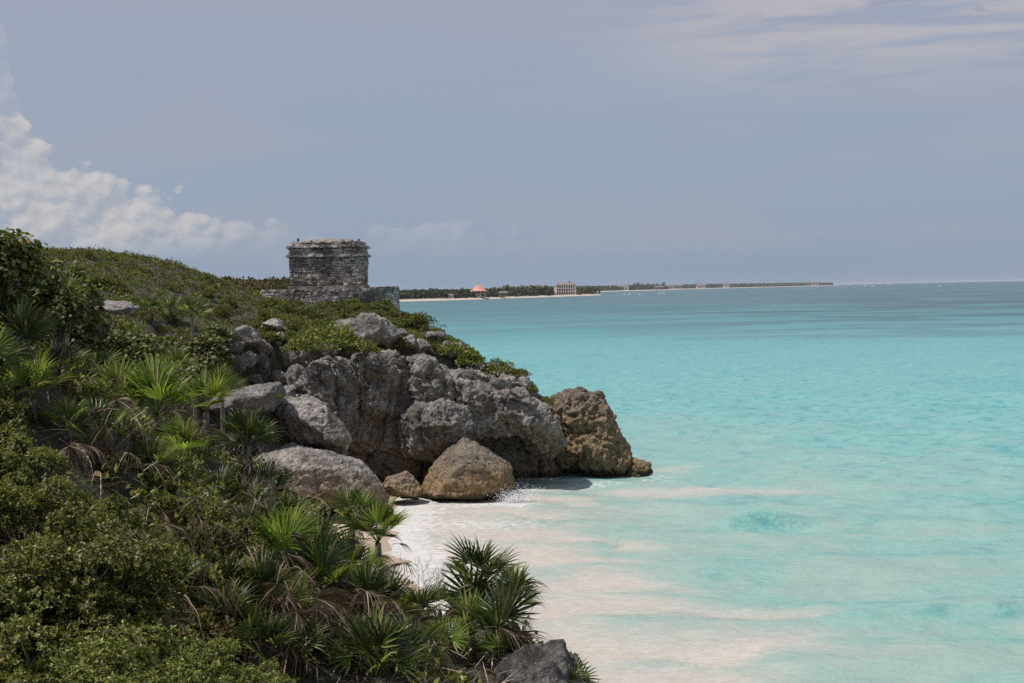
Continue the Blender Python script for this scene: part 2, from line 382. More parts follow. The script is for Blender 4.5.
for px, py, D in [(24, 388, 12.5), (34, 428, 12.8), (-18, 398, 12), (92, 402, 20), (118, 430, 19.5), (62, 322, 15), (60, 396, 17), (70, 452, 15), (-5, 305, 13), (30, 322, 14.5), (-60, 300, 13), (158, 442, 20.5), (206, 440, 22), (186, 480, 18.3), (120, 480, 16.5),
                  (478, 612, 15.5), (508, 638, 15.2), (378, 590, 18.5), (322, 630, 15.5), (277, 590, 19)]:
    v = P(px, py, D); CP = [c for c in CP if math.hypot(c[0] - v.x, c[1] - v.y) > 1.3]; CP.append((v.x, v.y, v.z))
CPA = np.array(CP)
_A = np.sqrt(((CPA[:, None, :2] - CPA[None, :, :2]) ** 2).sum(2) + 4.0) - 0.35 * np.eye(len(CPA))
_A = np.block([[_A, np.ones((len(CPA), 1))], [np.ones((1, len(CPA))), np.zeros((1, 1))]])
_W = np.linalg.solve(_A, np.append(CPA[:, 2] - 11, 0))
def hraw(x, y):
    z = np.full(x.shape, 11.0) + _W[-1]
    for k in range(len(CPA)): z = z + _W[k] * np.sqrt((x - CPA[k, 0]) ** 2 + (y - CPA[k, 1]) ** 2 + 4.0)
    return np.clip(z, 4.0, 15.5)
def H(x, y, detail=True):
    x = np.asarray(x, float); y = np.asarray(y, float)
    z = hraw(x, y); s = sdist(x, y)
    s2 = s + 0.6 * fbm(p2(x, y), 0.5, 3, 5)
    head = np.clip((y - 70) / 10, 0, 1)
    wd = 3.6 * (1 - head) + 2.5 * head
    off = -0.35 * (1 - head) - 4.2 * head
    k = np.clip((s2 - off) / wd, 0, 1); k = k * k * (3 - 2 * k)
    z = z * (1 - k) + (-2.0) * k
    if detail: z = z + 0.22 * fbm(p2(x, y), 0.6, 4, 3) * (1 - k * 0.3)
    return z
def H1(x, y): return float(H(np.array([x]), np.array([y]))[0])
def hit(px, py, d0=6.0, d1=150.0):
    v = ray(px, py); D = np.geomspace(d0, d1, 900)
    zz = CAMP.z + v.z * D; h = H(v.x * D, D)
    idx = np.nonzero(zz < h)[0]
    if len(idx) == 0: return None
    D = D[idx[0]]; return Vector((v.x * D, D, float(h[idx[0]])))

def grid_mesh(name, xs, ys, fz, mat):
    X, Y = np.meshgrid(xs, ys); x = X.ravel(); y = Y.ravel(); z = fz(x, y)
    nx = len(xs); ny = len(ys); i = np.arange((ny - 1) * (nx - 1)); r_, c_ = i // (nx - 1), i % (nx - 1)
    a = r_ * nx + c_; Fq = np.stack([a, a + 1, a + nx + 1, a + nx], 1)
    return make_mesh(name, np.stack([x, y, z], 1), [Fq], mat, True), x, y
xs = np.concatenate([np.linspace(-110, -32, 60, endpoint=False), np.linspace(-32, 7, 190)])
ys = np.concatenate([np.linspace(-12, 4, 20, endpoint=False), np.linspace(4, 40, 150, endpoint=False), np.linspace(40, 175, 300)])
me, _, _ = grid_mesh('hillside', xs, ys, H, M['soil'])
tag(link('hillside', me), kind='structure')

def xshore(y): return np.interp(y, [20, 30, 45, 60, 72, 79, 84, 200], [2.0, 0.0, -2.0, -4.5, -6.0, -6.3, -6.5, -6.5])
def sandz(x, y): return -0.075 * (x - xshore(y)) + 0.05 * fbm(p2(x, y), 0.4, 3, 9)
me, _, _ = grid_mesh('beach', np.linspace(-24, 6, 120), np.linspace(18, 92, 200), lambda x, y: np.minimum(sandz(x, y), 1.6), M['sand'])
tag(link('beach', me), kind='structure')

# ------------------------------------------------------------------ sea
yr = np.concatenate([np.arange(16, 150, 0.25), np.geomspace(150, 47000, 270)])
tanx = np.linspace(-1.05, 1.05, 430)
# lateral spacing: fine near the view axis
tanx = np.sign(tanx) * (np.abs(tanx) ** 1.35) * 1.0 + 0.12
Yg, Tg = np.meshgrid(yr, tanx, indexing='ij')
X0 = (Tg * (Yg + 30)).ravel(); Y0 = Yg.ravel()
def wave(x, y):
    z = 0
    wp = fbm(p2(x, y), 0.05, 2, 21) * 3
    for (dx, dy, L, A, s) in [(-0.8, -0.6, 9.5, 0.10, 0), (-0.55, -0.83, 6.1, 0.07, 1.3), (-0.95, -0.3, 4.3, 0.05, 2.1), (-0.2, -1, 2.9, 0.035, 0.4), (-0.9, 0.4, 1.9, 0.02, 3.3)]:
        ph = 2 * math.pi * (x * dx + y * dy) / L + s + wp * 1.4
        z = z + A * (np.exp(1.2 * (np.sin(ph) - 1)) - 0.35) * 1.6
    return z
fadez = np.clip((400 - Y0) / 250, 0, 1)
sh = X0 - xshore(Y0)                     # metres off the shore line
deep = np.clip((sh - 1) / 14, 0.12, 1)
Z0 = wave(X0, Y0) * fadez * deep * 1.25
# two rising swells
for px, py, wx, wy, A in [(765, 524, 2.4, 0.8, 0.8), (985, 612, 4.5, 1.2, 0.40), (690, 505, 5, 0.9, 0.14), (900, 470, 7, 1.4, 0.2)]:
    c0 = W(px, py); u = X0 - c0.x; v = (Y0 - c0.y) + 0.05 * u * u * 0.4
    prof = np.where(v < 0, np.exp(-(v / (wy * 0.7)) ** 2), np.exp(-(v / (wy * 1.6)) ** 2))
    Z0 = Z0 + A * prof * np.exp(-(u / wx) ** 2)
# sheets of wash: bands across the view with sharp near edges
pp = p2(X0, Y0)
wrp = fbm(pp, 0.09, 3, 31) * 6.5 + fbm(pp, 0.35, 3, 33) * 1.1
tt = (Y0 + 0.18 * X0 + wrp) / 5.2
fr = tt - np.floor(tt); band = np.floor(tt).astype(np.int64)
ext = 11.0 + 9.0 * _h(band, band * 0 + 3, band * 0 + 7, 5)      # how far out each sheet runs
saw = (1 - fr) ** 1.3
edge = np.clip(fr / 0.16, 0, 1); edge = edge * edge * (3 - 2 * edge)
nn = fbm(pp, 0.22, 4, 41)
lim = np.clip((ext - sh + nn * 4) / 4.0, 0, 1)
ylim = np.clip((98 - Y0) / 10, 0, 1) * np.clip((Y0 - 12) / 10, 0, 1)
sheet = saw * edge * lim * ylim
basew = np.clip((20 + nn * 9 - sh) / 16, 0, 1) * ylim * (0.86 + 0.14 * saw * edge)
sandy = np.clip(0.42 * sheet + 0.78 * basew ** 1.3 - 0.02, 0, 1)
milky = np.clip((48 + nn * 20 - sh) / 30, 0, 1) * np.clip((150 - Y0) / 80, 0, 1)
Z0 = Z0 + 0.07 * saw * edge * lim * ylim
# long pale tongues past the point
cT = W(700, 470); tongue = np.exp(-((Y0 - cT.y - 0.12 * (X0 - cT.x) + nn * 3) / 3.0) ** 2) * np.clip((X0 - 6) / 4, 0, 1) * np.clip((17 + nn * 4 - X0) / 6, 0, 1)
cT = W(720, 492); tongue2 = np.exp(-((Y0 - cT.y + nn * 2) / 2.4) ** 2) * np.clip((X0 - 2) / 4, 0, 1) * np.clip((19 + nn * 4 - X0) / 5, 0, 1)
sandy = np.maximum(sandy, np.maximum(tongue * 0.5, tongue2 * 0.6))
crest = np.zeros_like(X0)
for px, py, rx, ry, a_ in [(765, 526, 2.6, 0.9, 0.65), (735, 531, 4.0, 0.7, 0.4), (800, 532, 4.0, 0.6, 0.4), (830, 556, 5, 0.7, 0.3), (985, 618, 7, 0.9, 0.45), (900, 604, 7, 0.8, 0.35), (960, 640, 7, 0.7, 0.3), (690, 503, 4, 1.2, 0.5), (960, 520, 6, 2, 0.4)]:
    c0 = W(px, py); crest = np.maximum(crest, a_ * np.exp(-((X0 - c0.x) / rx) ** 2 - ((Y0 - c0.y) / ry) ** 2))
crest = np.maximum(crest, 0.22 * np.exp(-((fr - 0.93) / 0.06) ** 2) * lim * ylim * np.clip((sh - 5) / 4, 0, 1))
milky = milky * (1 - 0.85 * crest); sandy = sandy * (1 - 0.8 * crest)
# white foam: along the water's edge and round the rocks
foam = np.exp(-(sh - 0.3 + nn) ** 2 / 5.0) * ylim
for px, py, rx, ry, a in [(470, 505, 3.6, 1.6, 1.0), (515, 503, 1.6, 2.2, 1.2), (560, 488, 4.0, 2.0, 0.8), (610, 485, 3.5, 1.6, 0.7), (660, 478, 2.4, 1.6, 0.6), (470, 525, 5, 3.2, 0.75), (440, 545, 4, 4, 0.55)]:
    c0 = W(px, py); foam = np.maximum(foam, a * np.exp(-((X0 - c0.x) / rx) ** 2 - ((Y0 - c0.y) / ry) ** 2))
foam = np.maximum(foam, 0.55 * np.exp(-(fr / 0.10) ** 2) * lim * ylim * np.clip((8 - sh) / 8, 0, 1))
nX = len(tanx); nY = len(yr); i = np.arange((nY - 1) * (nX - 1)); r_, c_ = i // (nX - 1), i % (nX - 1)
a = r_ * nX + c_; Fq = np.stack([a, a + 1, a + nX + 1, a + nX], 1)
m, t, b = new_mat('sea_water'); g = t.geo(); pos = g.outputs['Position']
px_, py_, pz_ = t.sep(pos)
dist = t.vmath('LENGTH', pos); 
ln = t.n.new('ShaderNodeVectorMath'); ln.operation = 'LENGTH'; t.l.new(pos, ln.inputs[0]); dist = ln.outputs['Value']
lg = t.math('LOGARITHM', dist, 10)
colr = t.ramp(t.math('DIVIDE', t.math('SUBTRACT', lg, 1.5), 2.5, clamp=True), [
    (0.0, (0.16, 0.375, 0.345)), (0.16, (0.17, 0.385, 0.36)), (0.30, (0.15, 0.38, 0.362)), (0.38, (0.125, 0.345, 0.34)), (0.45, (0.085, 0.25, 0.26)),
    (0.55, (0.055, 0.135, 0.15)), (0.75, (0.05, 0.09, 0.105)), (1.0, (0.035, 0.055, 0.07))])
xr = t.math('DIVIDE', px_, py_)                       # how far off the coast, seen over the bay
nb = t.noise(pos, 0.004, 5, 0.6, 0.5); nb2 = t.noise(pos, 0.02, 5, 0.6, 0.6); nb3 = t.noise(pos, 0.11, 5, 0.65, 0.5); nf = t.noise(pos, 0.7, 8, 0.68, 0.3)
off = t.mr(px_, 30.0, 330.0)
grass = t.math('MULTIPLY', t.mr(t.math('ADD', lg, t.math('MULTIPLY', t.math('SUBTRACT', nb2, 0.5), 0.6)), 2.48, 2.66), off)
grass = t.math('MULTIPLY', grass, t.mr(lg, 3.3, 2.95, 0.55, 1.0))
grass = t.math('MULTIPLY', grass, t.mr(nb3, 0.3, 0.6, 0.55, 1.0))
colr = t.mix(t.math('MULTIPLY', grass, 0.85), colr, (0.05, 0.10, 0.125))
colr = t.mix(t.mr(nb2, 0.50, 0.68, 0, 0.30), colr, (0.055, 0.29, 0.30))
colr = t.mix(t.mr(nb3, 0.52, 0.70, 0, 0.40), colr, (0.04, 0.27, 0.285))
colr = t.mix(t.mr(nf, 0.51, 0.62, 0, 0.7), colr, (0.045, 0.26, 0.275))
colr = t.mix(t.mr(nf, 0.47, 0.34, 0, 0.38), colr, (0.27, 0.42, 0.41))
nb4 = t.noise(t.vmath('MULTIPLY', pos, (0.5, 1.0, 1.0)), 0.018, 8, 0.72, 0.3)
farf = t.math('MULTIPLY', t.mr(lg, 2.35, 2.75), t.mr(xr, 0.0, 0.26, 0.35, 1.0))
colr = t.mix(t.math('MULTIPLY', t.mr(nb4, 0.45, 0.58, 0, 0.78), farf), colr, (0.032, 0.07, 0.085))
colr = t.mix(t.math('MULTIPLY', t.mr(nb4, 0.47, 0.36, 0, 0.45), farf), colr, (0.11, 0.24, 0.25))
nstr0 = t.noise(pos, 0.33, 7, 0.62, 1.0)
aS = t.attr('sandy').outputs['Fac']; aF = t.attr('foam').outputs['Fac']; aM = t.attr('milky').outputs['Fac']
colr = t.mix(t.math('MULTIPLY', aM, t.mr(nstr0, 0.3, 0.65, 0.6, 0.95)), colr, (0.29, 0.395, 0.35))
nstr = t.noise(pos, 0.5, 7, 0.62, 1.2); nft = t.noise(pos, 2.4, 8, 0.7, 0.5)
aC = t.attr('crest').outputs['Fac']
colr = t.mix(t.math('MULTIPLY', t.math('MULTIPLY', aC, t.mr(nf, 0.40, 0.58, 0.25, 1.0)), 0.75), colr, t.mix(t.mr(nf, 0.42, 0.6), (0.09, 0.34, 0.325), (0.035, 0.25, 0.25)))
sfac = t.mr(t.math('ADD', aS, t.math('MULTIPLY', t.math('SUBTRACT', nstr, 0.5), 0.35)), 0.0, 0.90)
colr = t.mix(t.math('MULTIPLY', sfac, 0.92), colr, t.mix(t.mr(nft, 0.35, 0.65), (0.415, 0.365, 0.325), (0.46, 0.405, 0.36)))
ffac = t.mr(t.math('ADD', t.math('MULTIPLY', aF, 0.75), t.math('MULTIPLY', t.math('SUBTRACT', nft, 0.5), 2.4)), 0.34, 0.80)
ffac2 = t.mr(t.math('ADD', t.math('MULTIPLY', aS, 0.16), nft), 0.72, 0.84, 0, 0.6)
nl_ = t.noise(t.vmath('MULTIPLY', pos, (0.45, 1.3, 1.0)), 1.1, 6, 0.6, 1.2)
lace = t.math('MULTIPLY', t.mr(t.math('ABSOLUTE', t.math('SUBTRACT', nl_, 0.5)), 0.035, 0.0), t.mr(aS, 0.15, 0.7, 0.0, 0.4))
ff = t.math('MAXIMUM', t.math('MAXIMUM', ffac, t.math('MULTIPLY', ffac2, 0.5)), lace)
colr = t.mix(ff, colr, (0.56, 0.545, 0.53))
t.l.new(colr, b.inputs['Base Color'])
t.l.new(t.mix(t.math('MAXIMUM', ff, sfac), (0.30,) * 3, (0.55,) * 3), b.inputs['Roughness'])
b.inputs['IOR'].default_value = 1.33; b.inputs['Specular IOR Level'].default_value = 0.2
rp = t.vmath('MULTIPLY', pos, (0.75, 1.25, 1.0)); h1 = t.noise(rp, 1.3, 8, 0.66, 0.15); h2 = t.noise(rp, 0.22, 4, 0.6, 0.2)
hb = t.math('ADD', t.math('MULTIPLY', h1, 0.35), t.math('MULTIPLY', h2, 0.8))
hb = t.math('MULTIPLY', t.math('ADD', hb, t.math('MULTIPLY', nft, 0.05)), t.mr(sfac, 0.0, 1.0, 1.0, 0.35, False))
t.l.new(t.bump(hb, 0.9, 0.7), b.inputs['Normal'])
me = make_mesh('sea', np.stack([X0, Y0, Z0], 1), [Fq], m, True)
for nm, arr in (('sandy', sandy), ('foam', foam), ('milky', milky), ('crest', crest)):
    at = me.attributes.new(nm, 'FLOAT', 'POINT'); at.data.foreach_set('value', np.asarray(arr, np.float32))
tag(link('sea', me), kind='structure')

# ------------------------------------------------------------------ rocks
def rock_union(name, blobs, voxel, mat, seed, amp=1.0, crack=1.0, fine=1.0):
    """blobs: (centre, half sizes, rotz, power); joined, voxel remeshed, weathered"""
    bmv = MB()
    import bmesh
    bm = bmesh.new(); bmesh.ops.create_icosphere(bm, subdivisions=4, radius=1.0); bm.verts.ensure_lookup_table()
    SV = np.array([v.co[:] for v in bm.verts]); ST = np.array([[v.index for v in f.verts] for f in bm.faces]); bm.free()
    for bl in blobs:
        if bl[0] == 'hull': bmv.add(bl[1], None, bl[2]); continue
        c, h, rz, pw = bl
        V = np.sign(SV) * np.abs(SV) ** pw
        V = V / np.max(np.abs(V), axis=0)
        V = V * np.array(h)
        a = R(rz); V = np.stack([V[:, 0] * math.cos(a) - V[:, 1] * math.sin(a), V[:, 0] * math.sin(a) + V[:, 1] * math.cos(a), V[:, 2]], 1) + np.array(c)
        bmv.add(V, None, ST)
    base = bmv.mesh(name + '_base', mat)
    o = bpy.data.objects.new('tmp', base); COL.objects.link(o)
    md = o.modifiers.new('r', 'REMESH'); md.mode = 'VOXEL'; md.voxel_size = voxel; md.use_smooth_shade = True
    dg = bpy.context.evaluated_depsgraph_get(); ev = o.evaluated_get(dg); me = bpy.data.meshes.new_from_object(ev)
    bpy.data.objects.remove(o); bpy.data.meshes.remove(base)
    weather(me, seed, amp, crack, fine); me.name = name
    me.materials.clear(); me.materials.append(mat)
    return me
def weather(me, seed, amp, crack, fine):
    n = len(me.vertices); V = np.zeros(n * 3, np.float32); me.vertices.foreach_get('co', V); V = V.reshape(-1, 3).astype(float)
    N = np.zeros(n * 3, np.float32); me.vertices.foreach_get('normal', N); N = N.reshape(-1, 3).astype(float)
    V = V + amp * 0.30 * np.stack([fbm(V, 0.5, 3, seed + 50), fbm(V, 0.5, 3, seed + 60), fbm(V, 0.5, 3, seed + 70)], 1)
    q = V + 0.5 * np.stack([fbm(V, 0.6, 3, seed + 5), fbm(V, 0.6, 3, seed + 6), fbm(V, 0.6, 3, seed + 7)], 1)
    f1, f2, cid = worley(q, (0.27, 0.27, 0.10), seed, True)
    g1, g2, gid = worley(q, (0.95, 0.95, 1.25), seed + 9, True)
    blockm = np.clip(fbm(V, 0.25, 2, seed + 80) * 2.5 + 0.5, 0, 1)
    ck = np.exp(-((f2 - f1) / 0.045) ** 2) * 0.45 + np.exp(-((g2 - g1) / 0.05) ** 2) * 0.10 * blockm
    d = amp * (0.22 * fbm(V, 0.8, 3, seed, 0.5) + 0.34 * (cid - 0.5) + 0.16 * (gid - 0.5) * blockm) - crack * ck
    strata = fbm(V * np.array([0.25, 0.25, 2.6]), 1.0, 3, seed + 33)
    d += fine * (0.16 * fbm(V, 1.3, 6, seed + 3, 0.66, True) + 0.07 * strata + 0.05 * fbm(V, 6.5, 2, seed + 4))
    hole = worley(q, (1.5, 1.5, 2.2), seed + 21); d -= fine * 0.16 * np.clip(0.33 - hole[0], 0, 1) / 0.33
    V = V + N * d[:, None]
    me.vertices.foreach_set('co', V.astype(np.float32).ravel()); me.update()
    me.polygons.foreach_set('use_smooth', np.full(len(me.polygons), True))
def boulder_mesh(name, rad, seed, mat, sub=6, amp=1.0, planes=14, squash=(1, 1, 1), fine=1.0):
    import bmesh
    bm = bmesh.new(); bmesh.ops.create_icosphere(bm, subdivisions=sub, radius=1.0)
    me = bpy.data.meshes.new(name); bm.to_mesh(me); bm.free()
    r_ = np.random.default_rng(seed); pn = r_.normal(size=(planes, 3)); pn /= np.linalg.norm(pn, axis=1, keepdims=True)
    pd = r_.uniform(0.55, 0.95, planes)
    n = len(me.vertices); V = np.zeros(n * 3, np.float32); me.vertices.foreach_get('co', V); V = V.reshape(-1, 3).astype(float)
    dots = V @ pn.T; k = np.where(dots > 0.05, pd / np.maximum(dots, 0.05), 5.0)
    rr = -np.log(np.exp(-40 * k).sum(1) + np.exp(-40 * 1.12)) / 40
    V = V * rr[:, None] * np.array(squash) * rad
    s = rad
    me.vertices.foreach_set('co', V.astype(np.float32).ravel()); me.update()
    N = np.zeros(n * 3, np.float32); me.vertices.foreach_get('normal', N); N = N.reshape(-1, 3).astype(float)
    g1, g2 = worley(V, (1.6 / s,) * 3, seed)
    d = amp * s * (0.10 * fbm(V, 1.6 / s, 4, seed, 0.6) - 0.03 * np.exp(-((g2 - g1) / 0.06) ** 2)) + fine * (0.09 * fbm(V, 2.4, 4, seed + 3, 0.62, True) + 0.04 * fbm(V, 7, 2, seed + 4))
    V = V + N * d[:, None]
    me.vertices.foreach_set('co', V.astype(np.float32).ravel())
    me.polygons.foreach_set('use_smooth', np.full(len(me.polygons), True)); me.update()
    me.materials.append(mat); return me
def hull(sil, D, front=(), fo=1.4, back=2.5, base_in=0.0):
    """convex block: outline points at distance D, nearer points in front, a shrunken outline behind"""
    import bmesh
    bm = bmesh.new(); cx = sum(p[0] for p in sil) / len(sil); cy = sum(p[1] for p in sil) / len(sil)
    for (x, y) in sil:
        bm.verts.new(P(x, y, D)); bm.verts.new(P(cx + (x - cx) * 0.82, cy + (y - cy) * 0.9, D + back)); bm.verts.new(P(cx + (x - cx) * 0.8, cy + (y - cy) * 0.8, D - fo * 0.55))
    for f_ in front: bm.verts.new(P(f_[0], f_[1], D - (f_[2] if len(f_) > 2 else fo)))
    r = bmesh.ops.convex_hull(bm, input=bm.verts[:]); bm.verts.ensure_lookup_table()
    loose = [v for v in bm.verts if not v.link_faces]
    for v in loose: bm.verts.remove(v)
    bmesh.ops.triangulate(bm, faces=bm.faces[:]); bmesh.ops.recalc_face_normals(bm, faces=bm.faces[:])
    bm.verts.index_update(); V = [tuple(v.co) for v in bm.verts]; T = [[v.index for v in f.verts] for f in bm.faces]; bm.free()
    return ('hull', V, T)
def blob(px, py, D, hw, hh, hd, rz=0, pw=0.6):
    k = D / F; return (tuple(P(px, py, D)), (hw * k, hd, hh * k), rz, pw)

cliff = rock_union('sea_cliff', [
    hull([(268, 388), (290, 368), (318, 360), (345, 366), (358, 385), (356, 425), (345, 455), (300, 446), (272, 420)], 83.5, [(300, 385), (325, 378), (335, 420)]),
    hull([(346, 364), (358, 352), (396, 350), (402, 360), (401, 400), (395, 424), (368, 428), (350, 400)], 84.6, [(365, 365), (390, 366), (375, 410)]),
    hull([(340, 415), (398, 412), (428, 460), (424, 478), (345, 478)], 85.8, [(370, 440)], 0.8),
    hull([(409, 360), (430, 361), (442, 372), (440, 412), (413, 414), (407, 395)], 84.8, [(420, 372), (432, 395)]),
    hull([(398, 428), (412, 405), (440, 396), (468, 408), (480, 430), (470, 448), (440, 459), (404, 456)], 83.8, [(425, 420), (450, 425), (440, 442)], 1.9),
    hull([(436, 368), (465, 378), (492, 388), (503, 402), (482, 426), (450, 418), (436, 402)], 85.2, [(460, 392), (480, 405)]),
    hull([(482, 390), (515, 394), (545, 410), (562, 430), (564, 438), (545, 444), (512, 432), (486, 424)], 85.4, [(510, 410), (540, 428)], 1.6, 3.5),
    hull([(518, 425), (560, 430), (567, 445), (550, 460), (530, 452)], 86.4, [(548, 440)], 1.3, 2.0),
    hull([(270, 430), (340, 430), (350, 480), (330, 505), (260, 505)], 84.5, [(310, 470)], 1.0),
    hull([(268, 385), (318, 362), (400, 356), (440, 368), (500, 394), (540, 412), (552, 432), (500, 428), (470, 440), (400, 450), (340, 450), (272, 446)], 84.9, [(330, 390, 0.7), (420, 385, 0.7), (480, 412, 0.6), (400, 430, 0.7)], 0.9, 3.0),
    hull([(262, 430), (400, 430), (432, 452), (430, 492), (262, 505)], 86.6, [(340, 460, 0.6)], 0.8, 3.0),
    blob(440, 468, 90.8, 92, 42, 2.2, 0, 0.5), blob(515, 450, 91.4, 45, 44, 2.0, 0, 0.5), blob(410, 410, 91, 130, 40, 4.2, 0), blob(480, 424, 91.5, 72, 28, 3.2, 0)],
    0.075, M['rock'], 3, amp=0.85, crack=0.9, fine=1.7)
tag(link('sea_cliff', cliff), 'long fissured grey limestone cliff with a dark undercut below the temple headland', 'cliff')
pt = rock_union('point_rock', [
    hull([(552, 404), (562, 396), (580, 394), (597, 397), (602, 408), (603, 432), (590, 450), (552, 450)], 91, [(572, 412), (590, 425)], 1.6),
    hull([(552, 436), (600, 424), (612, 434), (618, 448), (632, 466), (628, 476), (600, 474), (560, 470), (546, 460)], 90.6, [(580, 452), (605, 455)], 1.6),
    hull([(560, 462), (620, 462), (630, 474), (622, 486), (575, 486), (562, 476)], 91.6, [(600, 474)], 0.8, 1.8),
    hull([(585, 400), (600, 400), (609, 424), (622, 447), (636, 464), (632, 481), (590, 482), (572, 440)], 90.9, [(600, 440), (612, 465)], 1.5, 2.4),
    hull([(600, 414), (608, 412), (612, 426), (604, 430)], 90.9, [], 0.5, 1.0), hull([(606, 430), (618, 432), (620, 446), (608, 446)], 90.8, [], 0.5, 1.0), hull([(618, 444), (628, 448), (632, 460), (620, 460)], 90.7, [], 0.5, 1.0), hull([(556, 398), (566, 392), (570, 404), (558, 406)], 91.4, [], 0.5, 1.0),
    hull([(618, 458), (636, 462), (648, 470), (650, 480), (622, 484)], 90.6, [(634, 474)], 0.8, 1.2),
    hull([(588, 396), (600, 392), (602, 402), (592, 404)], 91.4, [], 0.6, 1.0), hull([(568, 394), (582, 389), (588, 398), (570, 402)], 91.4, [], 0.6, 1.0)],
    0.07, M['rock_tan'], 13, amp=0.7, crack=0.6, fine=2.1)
tag(link('point_rock', pt), 'jagged brown rock at the seaward tip of the headland, standing in the wash', 'rock')
def hull_boulder(name, hulls, vox, mat, seed, label, amp=0.35, crack=0.25, fine=1.0):
    me = rock_union(name, hulls, vox, mat, seed, amp, crack, fine); return tag(link(name, me), label, 'boulder')

def put_boulder(name, px, py, D, hw, hh, hd, seed, mat, label, rz=0, tilt=0, planes=12, sub=6, amp=1.0, fine=1.0, group=None):
    k = D / F; w_, h_ = hw * k, hh * k
    rad = max(w_, h_)
    me = boulder_mesh(name, rad, seed, mat, sub, amp, planes, (w_ / rad, hd / rad, h_ / rad), fine)
    # carry the rotation in the object
    o = link(name, me, loc=P(px, py, D), rot=(0, R(tilt), R(rz)))
    return tag(o, label, 'boulder' if hw > 14 else 'rock', group)
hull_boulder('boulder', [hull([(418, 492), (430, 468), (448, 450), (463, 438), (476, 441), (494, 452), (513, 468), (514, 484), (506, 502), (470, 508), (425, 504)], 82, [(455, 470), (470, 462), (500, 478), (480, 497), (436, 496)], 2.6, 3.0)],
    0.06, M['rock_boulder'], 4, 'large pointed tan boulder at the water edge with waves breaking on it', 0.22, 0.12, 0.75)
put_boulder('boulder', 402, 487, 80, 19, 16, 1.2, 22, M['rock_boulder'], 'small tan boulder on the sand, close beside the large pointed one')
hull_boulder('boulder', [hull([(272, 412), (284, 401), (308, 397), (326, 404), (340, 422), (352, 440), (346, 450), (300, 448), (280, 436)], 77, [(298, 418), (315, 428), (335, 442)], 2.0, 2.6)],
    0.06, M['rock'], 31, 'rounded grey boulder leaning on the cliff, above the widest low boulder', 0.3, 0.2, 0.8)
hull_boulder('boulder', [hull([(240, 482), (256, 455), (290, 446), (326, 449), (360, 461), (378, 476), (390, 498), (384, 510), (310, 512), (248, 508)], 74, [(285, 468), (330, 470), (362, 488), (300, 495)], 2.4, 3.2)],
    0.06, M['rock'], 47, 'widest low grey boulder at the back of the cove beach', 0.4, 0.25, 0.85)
put_boulder('boulder', 262, 516, 71, 32, 13, 1.5, 53, M['rock'], 'low flat grey boulder on the sand at the foot of the widest boulder')
hull_boulder('boulder', [hull([(200, 408), (212, 396), (245, 388), (280, 383), (286, 394), (272, 410), (232, 419), (210, 418)], 75, [(240, 398), (265, 396), (225, 408)], 1.6, 2.6)],
    0.06, M['rock_pale'], 61, 'long pale slab of rock sloping down the hillside beside the palms', 0.25, 0.15, 0.6)
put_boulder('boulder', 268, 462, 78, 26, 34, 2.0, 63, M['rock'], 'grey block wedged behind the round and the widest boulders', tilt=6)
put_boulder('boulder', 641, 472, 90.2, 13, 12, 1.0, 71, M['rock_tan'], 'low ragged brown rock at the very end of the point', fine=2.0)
M['rock_white'] = rock_mat('limestone_bleached', pale=(0.72, 0.66, 0.62), dark=(0.42, 0.38, 0.35), tan_amt=0.0, wet=False)
put_boulder('boulder', 116, 307, 38, 20, 5, 1.6, 81, M['rock_white'], 'pale rock lying in the scrub of the middle slope', planes=10)
SR = [(247, 342, 13, 10), (261, 372, 12, 13), (368, 336, 20, 15), (235, 352, 9, 8), (283, 386, 11, 9), (292, 362, 12, 14), (326, 352, 10, 8), (274, 330, 14, 8), (345, 328, 12, 8),
      (225, 340, 11, 8), (212, 352, 9, 8), (238, 372, 10, 9), (410, 345, 9, 7), (435, 340, 10, 8), (448, 352, 8, 7), (255, 388, 9, 7), (222, 378, 9, 7),
      (480, 372, 9, 7), (500, 388, 8, 6), (210, 372, 8, 7), (385, 340, 14, 14), (352, 345, 13, 11), (262, 352, 9, 8), (248, 362, 9, 9), (280, 344, 9, 6), (318, 338, 7, 5), (460, 350, 8, 5), (422, 352, 10, 8), (398, 336, 8, 6), (232, 388, 9, 6), (196, 362, 7, 5), (520, 398, 9, 6), (470, 384, 9, 7)]
protos = [boulder_mesh('rock', 1.0, 200 + k, M['rock_pale'] if k % 2 else M['rock'], 5, 1.3, 10, (1, 0.9, 0.85), 0.6) for k in range(5)]
for k, (px, py, hw, hh) in enumerate(SR):
    p_ = hit(px, py + hh * 0.5, 60)
    if p_ is None: p_ = P(px, py, 84)
    kk = p_.y / F
    o = link('rock', protos[k % 5], loc=(p_.x, p_.y, p_.z + hh * kk * 0.85), rot=(random.uniform(-.3, .3), random.uniform(-.3, .3), random.uniform(0, 6)), scale=(hw * kk * 1.15, hw * kk, hh * kk * 1.25))
    tag(o, 'grey rock poking out of the scrub above the cliff', 'rock', 'small rocks in the scrub above the cliff')
# near outcrop at the bottom of the picture
near = rock_union('near_outcrop', [(tuple(P(536, 706, 13.5)), (0.42, 0.9, 0.55), 10, 0.8), (tuple(P(516, 700, 14.2)), (0.34, 0.8, 0.5), 0, 0.8), (tuple(P(496, 672, 15.0)), (0.35, 0.6, 0.5), 0, 0.8), (tuple(P(560, 738, 13.0)), (0.45, 0.8, 0.55), 0, 0.8), (tuple(P(520, 800, 13.5)), (0.9, 1.2, 1.0), 0, 0.8)],
                  0.028, M['rock_near'], 90, amp=0.3, crack=0.12, fine=1.25)
tag(link('rock_outcrop', near), 'dark pitted rock under the nearest palms above the surf', 'rock')

